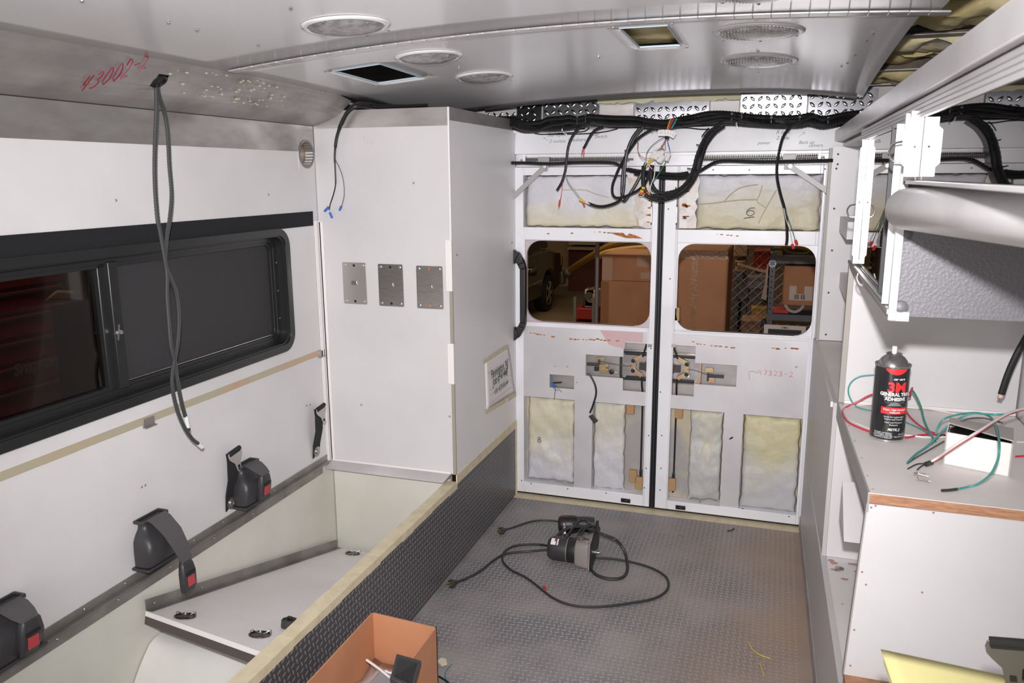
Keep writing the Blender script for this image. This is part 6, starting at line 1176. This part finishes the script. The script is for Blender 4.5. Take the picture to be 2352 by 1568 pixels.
for a, b, c, d in ((xa + .005, xa + .085, z1_ - .20, z1_ - .02), (xa + .27, xa + .40, z1_ - .09, z1_ - .01), (xa + .30, xa + .42, z1_ - .18, z1_ - .13)): bx('packing_tape', mat('pale_tape', (.46, .27, .17), .4), t1, a, b, 5.998, 6.0, c, d)
bx('flap_seam', mat('seam_dark', (.12, .05, .02), .8), t1, xa + .02, xb, 5.9985, 6.0, z1_ - .202, z1_ - .198); bx('corner_strip', mat('carton_edge', (.30, .13, .05), .8), t1, xa - .002, xa + .06, 5.997, 6.001, GZ + .01, z1_ - .21)
xa, xb = atY(1571, 650, 5.2).x, atY(1671, 650, 5.2).x; z2_ = atY(1620, 575, 5.2).z
t2 = carton(xa - .045, xb, 5.2, 5.75, z2_, 'tall taped brown carton outside behind the right rear door window', [(xa + .045, xa + .085, 5.198, 5.2, GZ + .1, z2_ - .02), (xa - .03, xb - .005, 5.1975, 5.2, z2_ - .055, z2_ - .002)])
bx('packing_tape', MATS['packing_tape_tan'], t2, xb, xb + .001, 5.21, 5.74, z2_ - .07, z2_ - .003)
bx('tan_foam_block', MATS['tan_foam'], d2, *sorted((atY(1549, 720, YD).x, atY(1561, 720, YD).x)), YD - .004, YD + .03, atY(1555, 737, YD).z, atY(1555, 706, YD).z, bevel=.003)
# red tool cart
cq = atZ(1342, 790, GZ); cyv = cq.y; t = E('tool_cart', (atY(1338, 700, cyv).x, cyv, GZ), 'small red tool cart with metal legs outside left of the steel post', 'cart')
x0, x1 = atY(1317, 710, cyv).x, atY(1366, 710, cyv).x; zt_ = atY(1340, 708, cyv).z
redd = mat('cart_red', (.22, .015, .012), .4)
bx('top_tray', redd, t, x0, x1, cyv, cyv + .5, zt_ - .16, zt_, bevel=.01); bx('lower_tray', redd, t, x0, x1, cyv, cyv + .5, GZ + .25, GZ + .32, bevel=.01)
for x in (x0 + .02, x1 - .02):
    for y in (cyv, cyv + .48): MB().box(x - .02, x + .02, y - .002, y + .03, GZ, zt_ + .16 if y == cyv else zt_).build('leg', mat('cart_leg_teal', (.12, .15, .15), .5), t)
o = E('meter_box', (x0 + .2, cyv + .2, zt_), 'small pale instrument box standing on the red tool cart', 'instrument')
bx('case', mat('pale_case', (.50, .42, .40), .5), o, x0 + .14, x0 + .34, cyv + .1, cyv + .3, zt_ + .002, zt_ + .26, bevel=.01); MB().lathe([(.07, 0), (.07, .01), (.05, .012)], (x0 + .23, cyv + .1, zt_ + .14), (0, -1, 0), 20).build('dial', mat('dial_pink', (.42, .27, .26), .5), o)
o = E('machine_part', (x1 - .08, cyv + .2, zt_), 'dark machine part piled on the red cart against the post', 'machine'); MB().hexa([(x1 - .22, cyv + .1, zt_ + .002), (x1 + .0, cyv + .1, zt_ + .002), (x1 + .0, cyv + .35, zt_ + .002), (x1 - .22, cyv + .35, zt_ + .002), (x1 - .16, cyv + .1, zt_ + .26), (x1 - .03, cyv + .1, zt_ + .30), (x1 - .03, cyv + .3, zt_ + .30), (x1 - .16, cyv + .3, zt_ + .26)]).build('block', mat('dark_iron', (.06, .05, .045), .5), o, bevel=.02)
MB().cyl((x1 - .1, cyv + .08, zt_ + .18), (x1 - .1, cyv - .03, zt_ + .18), .05, 14).build('wheel_knob', MATS['dark_iron'], o)
# chain link fence with clutter behind
FY = 7.0; fx0, fx1 = atY(1672, 650, FY).x, atY(1990, 650, FY).x
t = E('chain_link_fence', ((fx0 + fx1) / 2, FY, GZ), 'chain link fence outside between the taped carton and the shelving', 'fence')
mb = MB(); s = .082; H2 = 2.5; wd = fx1 - fx0; n = int((wd + H2) / s) + 1
def clip(x, dirn):
    p0 = [x, GZ]; p1 = [x + dirn * H2, GZ + H2]
    P_ = []
    for tt in (0, 1): P_.append([p0[0] + (p1[0] - p0[0]) * tt, p0[1] + (p1[1] - p0[1]) * tt])
    t0, t1_ = 0, 1; dx = p1[0] - p0[0]
    ta, tb_ = (fx0 - p0[0]) / dx, (fx1 - p0[0]) / dx; ta, tb_ = min(ta, tb_), max(ta, tb_); t0, t1_ = max(t0, ta), min(t1_, tb_)
    return None if t0 >= t1_ else ([p0[0] + dx * t0, GZ + H2 * t0], [p0[0] + dx * t1_, GZ + H2 * t1_])
for k in range(-int(H2 / s) - 1, int((wd + H2) / s) + 2):
    for dn in (1, -1):
        c_ = clip(fx0 + k * s, dn)
        if c_: mb.cyl((c_[0][0], FY + .003 * dn, c_[0][1]), (c_[1][0], FY + .003 * dn, c_[1][1]), .0028, 4)
mb.build('wire_mesh', mat('fence_wire', (.30, .27, .23), .4, .5), t, kind='stuff')
for x in (fx0, fx1): MB().cyl((x, FY, GZ), (x, FY, GZ + H2 + .05), .025, 10).build('fence_post', MATS['galv_post'], t)
for (px, pyt, pyb, pw, y, col_, nm, lab, cat) in ((1725, 735, 775, 42, 7.6, (.30, .16, .09), 'stock_box', 'brown box low behind the fence', 'box'), (1745, 705, 733, 36, 8.0, (.45, .25, .03), 'yellow_case', 'yellow case behind the chain link fence', 'case'),
        (1752, 575, 625, 40, 8.4, (.30, .015, .015), 'red_case', 'dark red case high behind the chain link fence', 'case'), (1702, 545, 590, 30, 8.4, (.50, .38, .30), 'pale_pack', 'pale stacked packs behind the fence top', 'pack'), (1740, 635, 665, 44, 8.1, (.14, .13, .14), 'grey_bin', 'grey bin at mid height behind the chain link fence', 'bin'),
        (1707, 640, 690, 26, 8.3, (.05, .04, .04), 'black_case', 'black case beside the taped carton behind the fence', 'case'), (1640, 548, 566, 60, 8.6, (.10, .075, .05), 'dark_crate', 'dark crate showing above the taped carton', 'crate'), (1700, 600, 625, 22, 8.3, (.32, .20, .12), 'kraft_box', 'small kraft box behind the fence beside the taped carton', 'box')):
    a, b = atY(px - pw / 2, pyt, y), atY(px + pw / 2, pyb, y); o = E(nm, ((a.x + b.x) / 2, y + .15, b.z), lab, cat)
    m_ = mat('bin_' + nm, col_, .5); bx('body', m_, o, a.x, b.x, y, y + .3, b.z, a.z - .01, bevel=.012); bx('lid', mat('binlid_' + nm, tuple(c * .7 for c in col_), .5), o, a.x - .006, b.x + .006, y - .006, y + .306, a.z - .035, a.z, bevel=.006)
    bx('stand', MATS['dark_iron'], o, a.x + .02, b.x - .02, y + .05, y + .28, GZ, b.z - .002)
o = MB().tube([atY(1696, 606, 6.7), atY(1730, 617, 6.8), atY(1762, 625, 6.85)], .011, 8, 4).build('wooden_pole', mat('pale_wood', (.55, .40, .26), .6)); tag(o, 'thin pale wooden pole leaning past the fence', 'pole')
# shelving with box
SY = 5.9; t = E('steel_shelving', (atY(1810, 700, SY).x, SY, GZ), 'grey perforated steel shelving outside holding a kraft box', 'shelving')
ux_ = atY(1771, 660, SY).x; gs = mat('shelf_grey', (.11, .11, .13), .45)
for y in (SY, SY + .45):
    for x in (ux_, ux_ + .85): MB().box(x - .020, x + .020, y, y + .004, GZ, atY(1775, 588, SY).z + .02).box(x - .020, x - .016, y, y + .04, GZ, atY(1775, 588, SY).z + .02).build('upright', gs, t)
mb = MB()
for k in range(14): z = atY(1771, 622 + 12.5 * k, SY).z; mb.lathe([(.007, 0), (.007, .001)], (ux_, SY - .0002, z), (0, -1, 0), 8)
mb.build('punched_holes', rubber, t, kind='stuff')
for py in (590, 722): z = atY(1810, py, SY).z; MB().box(ux_ - .02, ux_ + .88, SY - .005, SY + .46, z - .004, z).box(ux_ - .02, ux_ + .88, SY - .006, SY - .002, z - .045, z).build('shelf', gs, t)
MB().lathe([(.026, 0), (.026, .002)], (ux_, SY - .006, atY(1776, 605, SY).z), (0, -1, 0), 24).build('round_sticker', paper, t)
mb = MB(); zc_ = atY(1776, 605, SY).z
for k in range(3): a = k * math.pi / 3; dx_, dz_ = math.sin(a), math.cos(a); mb.prism([(ux_ + dx_ * u + dz_ * v, SY - .0085, zc_ + dz_ * u - dx_ * v) for u, v in ((-.020, -.0045), (-.020, .0045), (.020, .0045), (.020, -.0045))], (0, -.0006 * (k + 1), 0))
mb.build('blue_star', mat('emblem_blue', (.03, .12, .32), .4), t); MB().cyl((ux_, SY - .011, zc_ - .015), (ux_, SY - .011, zc_ + .015), .0012, 6).build('emblem_staff', paper, t)
zs = atY(1810, 722, SY).z; a, b = atY(1802, 610, SY + .02), atY(1870, 700, SY + .02); o = E('shipping_box', ((a.x + b.x) / 2, SY + .15, zs), 'kraft shipping box with torn white label on the grey shelving', 'box')
bx('box_body', cardd, o, a.x, b.x, SY + .02, SY + .3, b.z - .012, a.z, bevel=.008); l0, l1 = atY(1814, 657, SY), atY(1866, 692, SY); bx('shipping_label', mat('dim_label', (.62, .50, .44), .6), o, l0.x, l1.x, SY + .0185, SY + .02, l1.z, l0.z)
bx('label_tear', cardd, o, atY(1830, 660, SY).x, atY(1848, 660, SY).x, SY + .0175, SY + .019, atY(1840, 676, SY).z, l0.z + .001)
mb = MB()
for k in range(9): x = atY(1824 + 2.6 * k + (3 if k > 4 else 0), 680, SY).x; mb.box(x, x + .0025 + .003 * (k % 2), SY + .0172, SY + .0180, atY(1830, 688, SY).z, atY(1830, 677, SY).z)
mb.build('label_print', ink, o, kind='stuff')
for nm, px0, px1, py0, py1, m_, lab, cat in (('red_pouch', 1775, 1812, 709, 720, mat('pouch_red', (.55, .03, .02), .5), 'bright red flat pouch on the shelf beside the shipping box', 'pouch'),): a, b = atY(px0, py0, SY), atY(px1, py1, SY); o = bx(nm, m_, None, a.x, b.x, SY + .01, SY + .12, zs + .001, a.z, bevel=.006); tag(o, lab, cat)
o = MB().tube([atY(1803, 700, SY - .0), atY(1812, 712, SY - .01), atY(1826, 716, SY - .01), atY(1838, 711, SY + .0), atY(1845, 703, SY + .02)], .011, 8, 6).build('white_hose', mat('dim_white', (.55, .50, .48), .5)); tag(o, 'white curled hose under the shipping box on the shelf', 'hose')
o = MB().tube([atY(1790, 566, SY + .1), atY(1820, 565, SY + .12), atY(1850, 570, SY + .14), atY(1872, 578, SY + .16)], .016, 8, 5).build('yellow_tube', mat('dull_yellow', (.45, .25, .02), .5)); tag(o, 'yellow tube lying on top of the grey shelving', 'tube')
o = E('brass_scrap', atY(1785, 580, SY), 'crumpled yellowish scrap on top of the grey shelving', 'scrap'); MB().hexa([atY(x, y, yy) for yy in (SY + .05, SY + .2) for x, y in ((1772, 588), (1800, 588), (1796, 574), (1780, 576))]).build('folded_sheet', mat('khaki', (.28, .22, .10), .5), o, bevel=.004); MB().tube([atY(x, y, SY + .03) for x, y in ((1800, 570), (1816, 580), (1850, 581), (1858, 578))], .005, 6, 4).build('bent_rod', mat('dim_brass', (.40, .27, .14), .4, .4), o)
bx('top_load', MATS['dark_iron'], t, ux_, ux_ + .8, SY + .2, SY + .4, atY(1810, 590, SY).z, atY(1810, 576, SY).z)
o = E('paper_sheet', atY(1758, 660, 6.5), 'pale bent sheet leaning between the fence and the shelf upright', 'sheet'); MB().prism([atY(x, y, 6.3) for x, y in ((1762, 607), (1765, 607), (1760, 690), (1748, 685), (1757, 650))], (0, .005, 0)).build('sheet', mat('dim_cream', (.50, .36, .26), .6), o)
PY = 5.35; o = E('framed_panel', atY(1803, 760, PY), 'white framed panel with black inside standing below the shelving', 'frame'); a, b = atY(1755, 745, PY), atY(1852, 745, PY); fwd_ = .016 * (b.x - a.x) / .25
MB().ring([(a.x, PY, a.z), (b.x, PY, a.z), (b.x, PY, a.z - .30), (a.x, PY, a.z - .30)], [(a.x + .027, PY, a.z - .027), (b.x - .027, PY, a.z - .027), (b.x - .027, PY, a.z - .273), (a.x + .027, PY, a.z - .273)], (0, .015, 0)).build('frame_rim', mat('frame_white', (.72, .62, .58), .5), o, bevel=.002)
bx('black_panel', rubber, o, a.x + .02, b.x - .02, PY + .008, PY + .012, a.z - .28, a.z - .02); text('printed_mark', 'IXMG', .018, ((a.x + b.x) / 2, PY, a.z - .020), (1, 0, 0), (0, 0, 1), ink, o, bold=.0003)
bx('support_crate', MATS['dark_iron'], o, a.x + .02, b.x - .02, PY, PY + .2, GZ, a.z - .302)
# drawer chest seen through the side window
t = E('tool_chest', (-3.0, 2.6, GZ), 'dark red drawer tool chest dimly visible through the tinted side window', 'tool chest')
CXp = -2.75; rd_ = mat('chest_red', (.34, .03, .035), .35)
q0, q1 = atX(-40, 700, CXp), atX(150, 700, CXp); zt = atX(80, 640, CXp).z
bx('chest_body', rd_, t, CXp - .6, CXp, q0.y - .5, q1.y, GZ + .1, zt + .12, bevel=.01)
for k in range(9):
    z = zt + .06 - .095 * k
    dr = bx('drawer', rd_, t, CXp, CXp + .012, q0.y - .48, q1.y - .02, z - .08, z, bevel=.003); bx('drawer_trim', mat('dull_trim', (.35, .30, .26), .3, .8), dr, CXp + .012, CXp + .022, q0.y - .48, q1.y - .02, z - .012, z - .003)
text('chest_lettering', 'Snap-on', .062, atX(84, 850, CXp + .024), (0, 1, 0), (0, 0, 1), mat('dull_trim_letter', (.35, .32, .30), .4), t, shear=.2, bold=.002)
for c_, y in enumerate((q0.y, q1.y - .1)): MB().lathe([(.06, -.02), (.06, .02)], (CXp - .1, y, GZ + .06), (0, 1, 0), 14).build('caster', rubber, t)
o = E('folded_papers', atX(145, 680, -2.2), 'crumpled yellowish papers on a stand behind the side window', 'papers')
MB().hexa([atX(x, y, xx) for xx in (-2.2, -2.3) for x, y in ((98, 693), (145, 700), (175, 668), (130, 665))]).build('sheets', mat('khaki_paper', (.42, .33, .18), .6), o, bevel=.01); q = atX(135, 690, -2.25); bx('stand', MATS['dark_iron'], o, q.x - .02, q.x + .02, q.y - .015, q.y + .015, GZ, q.z - .02)
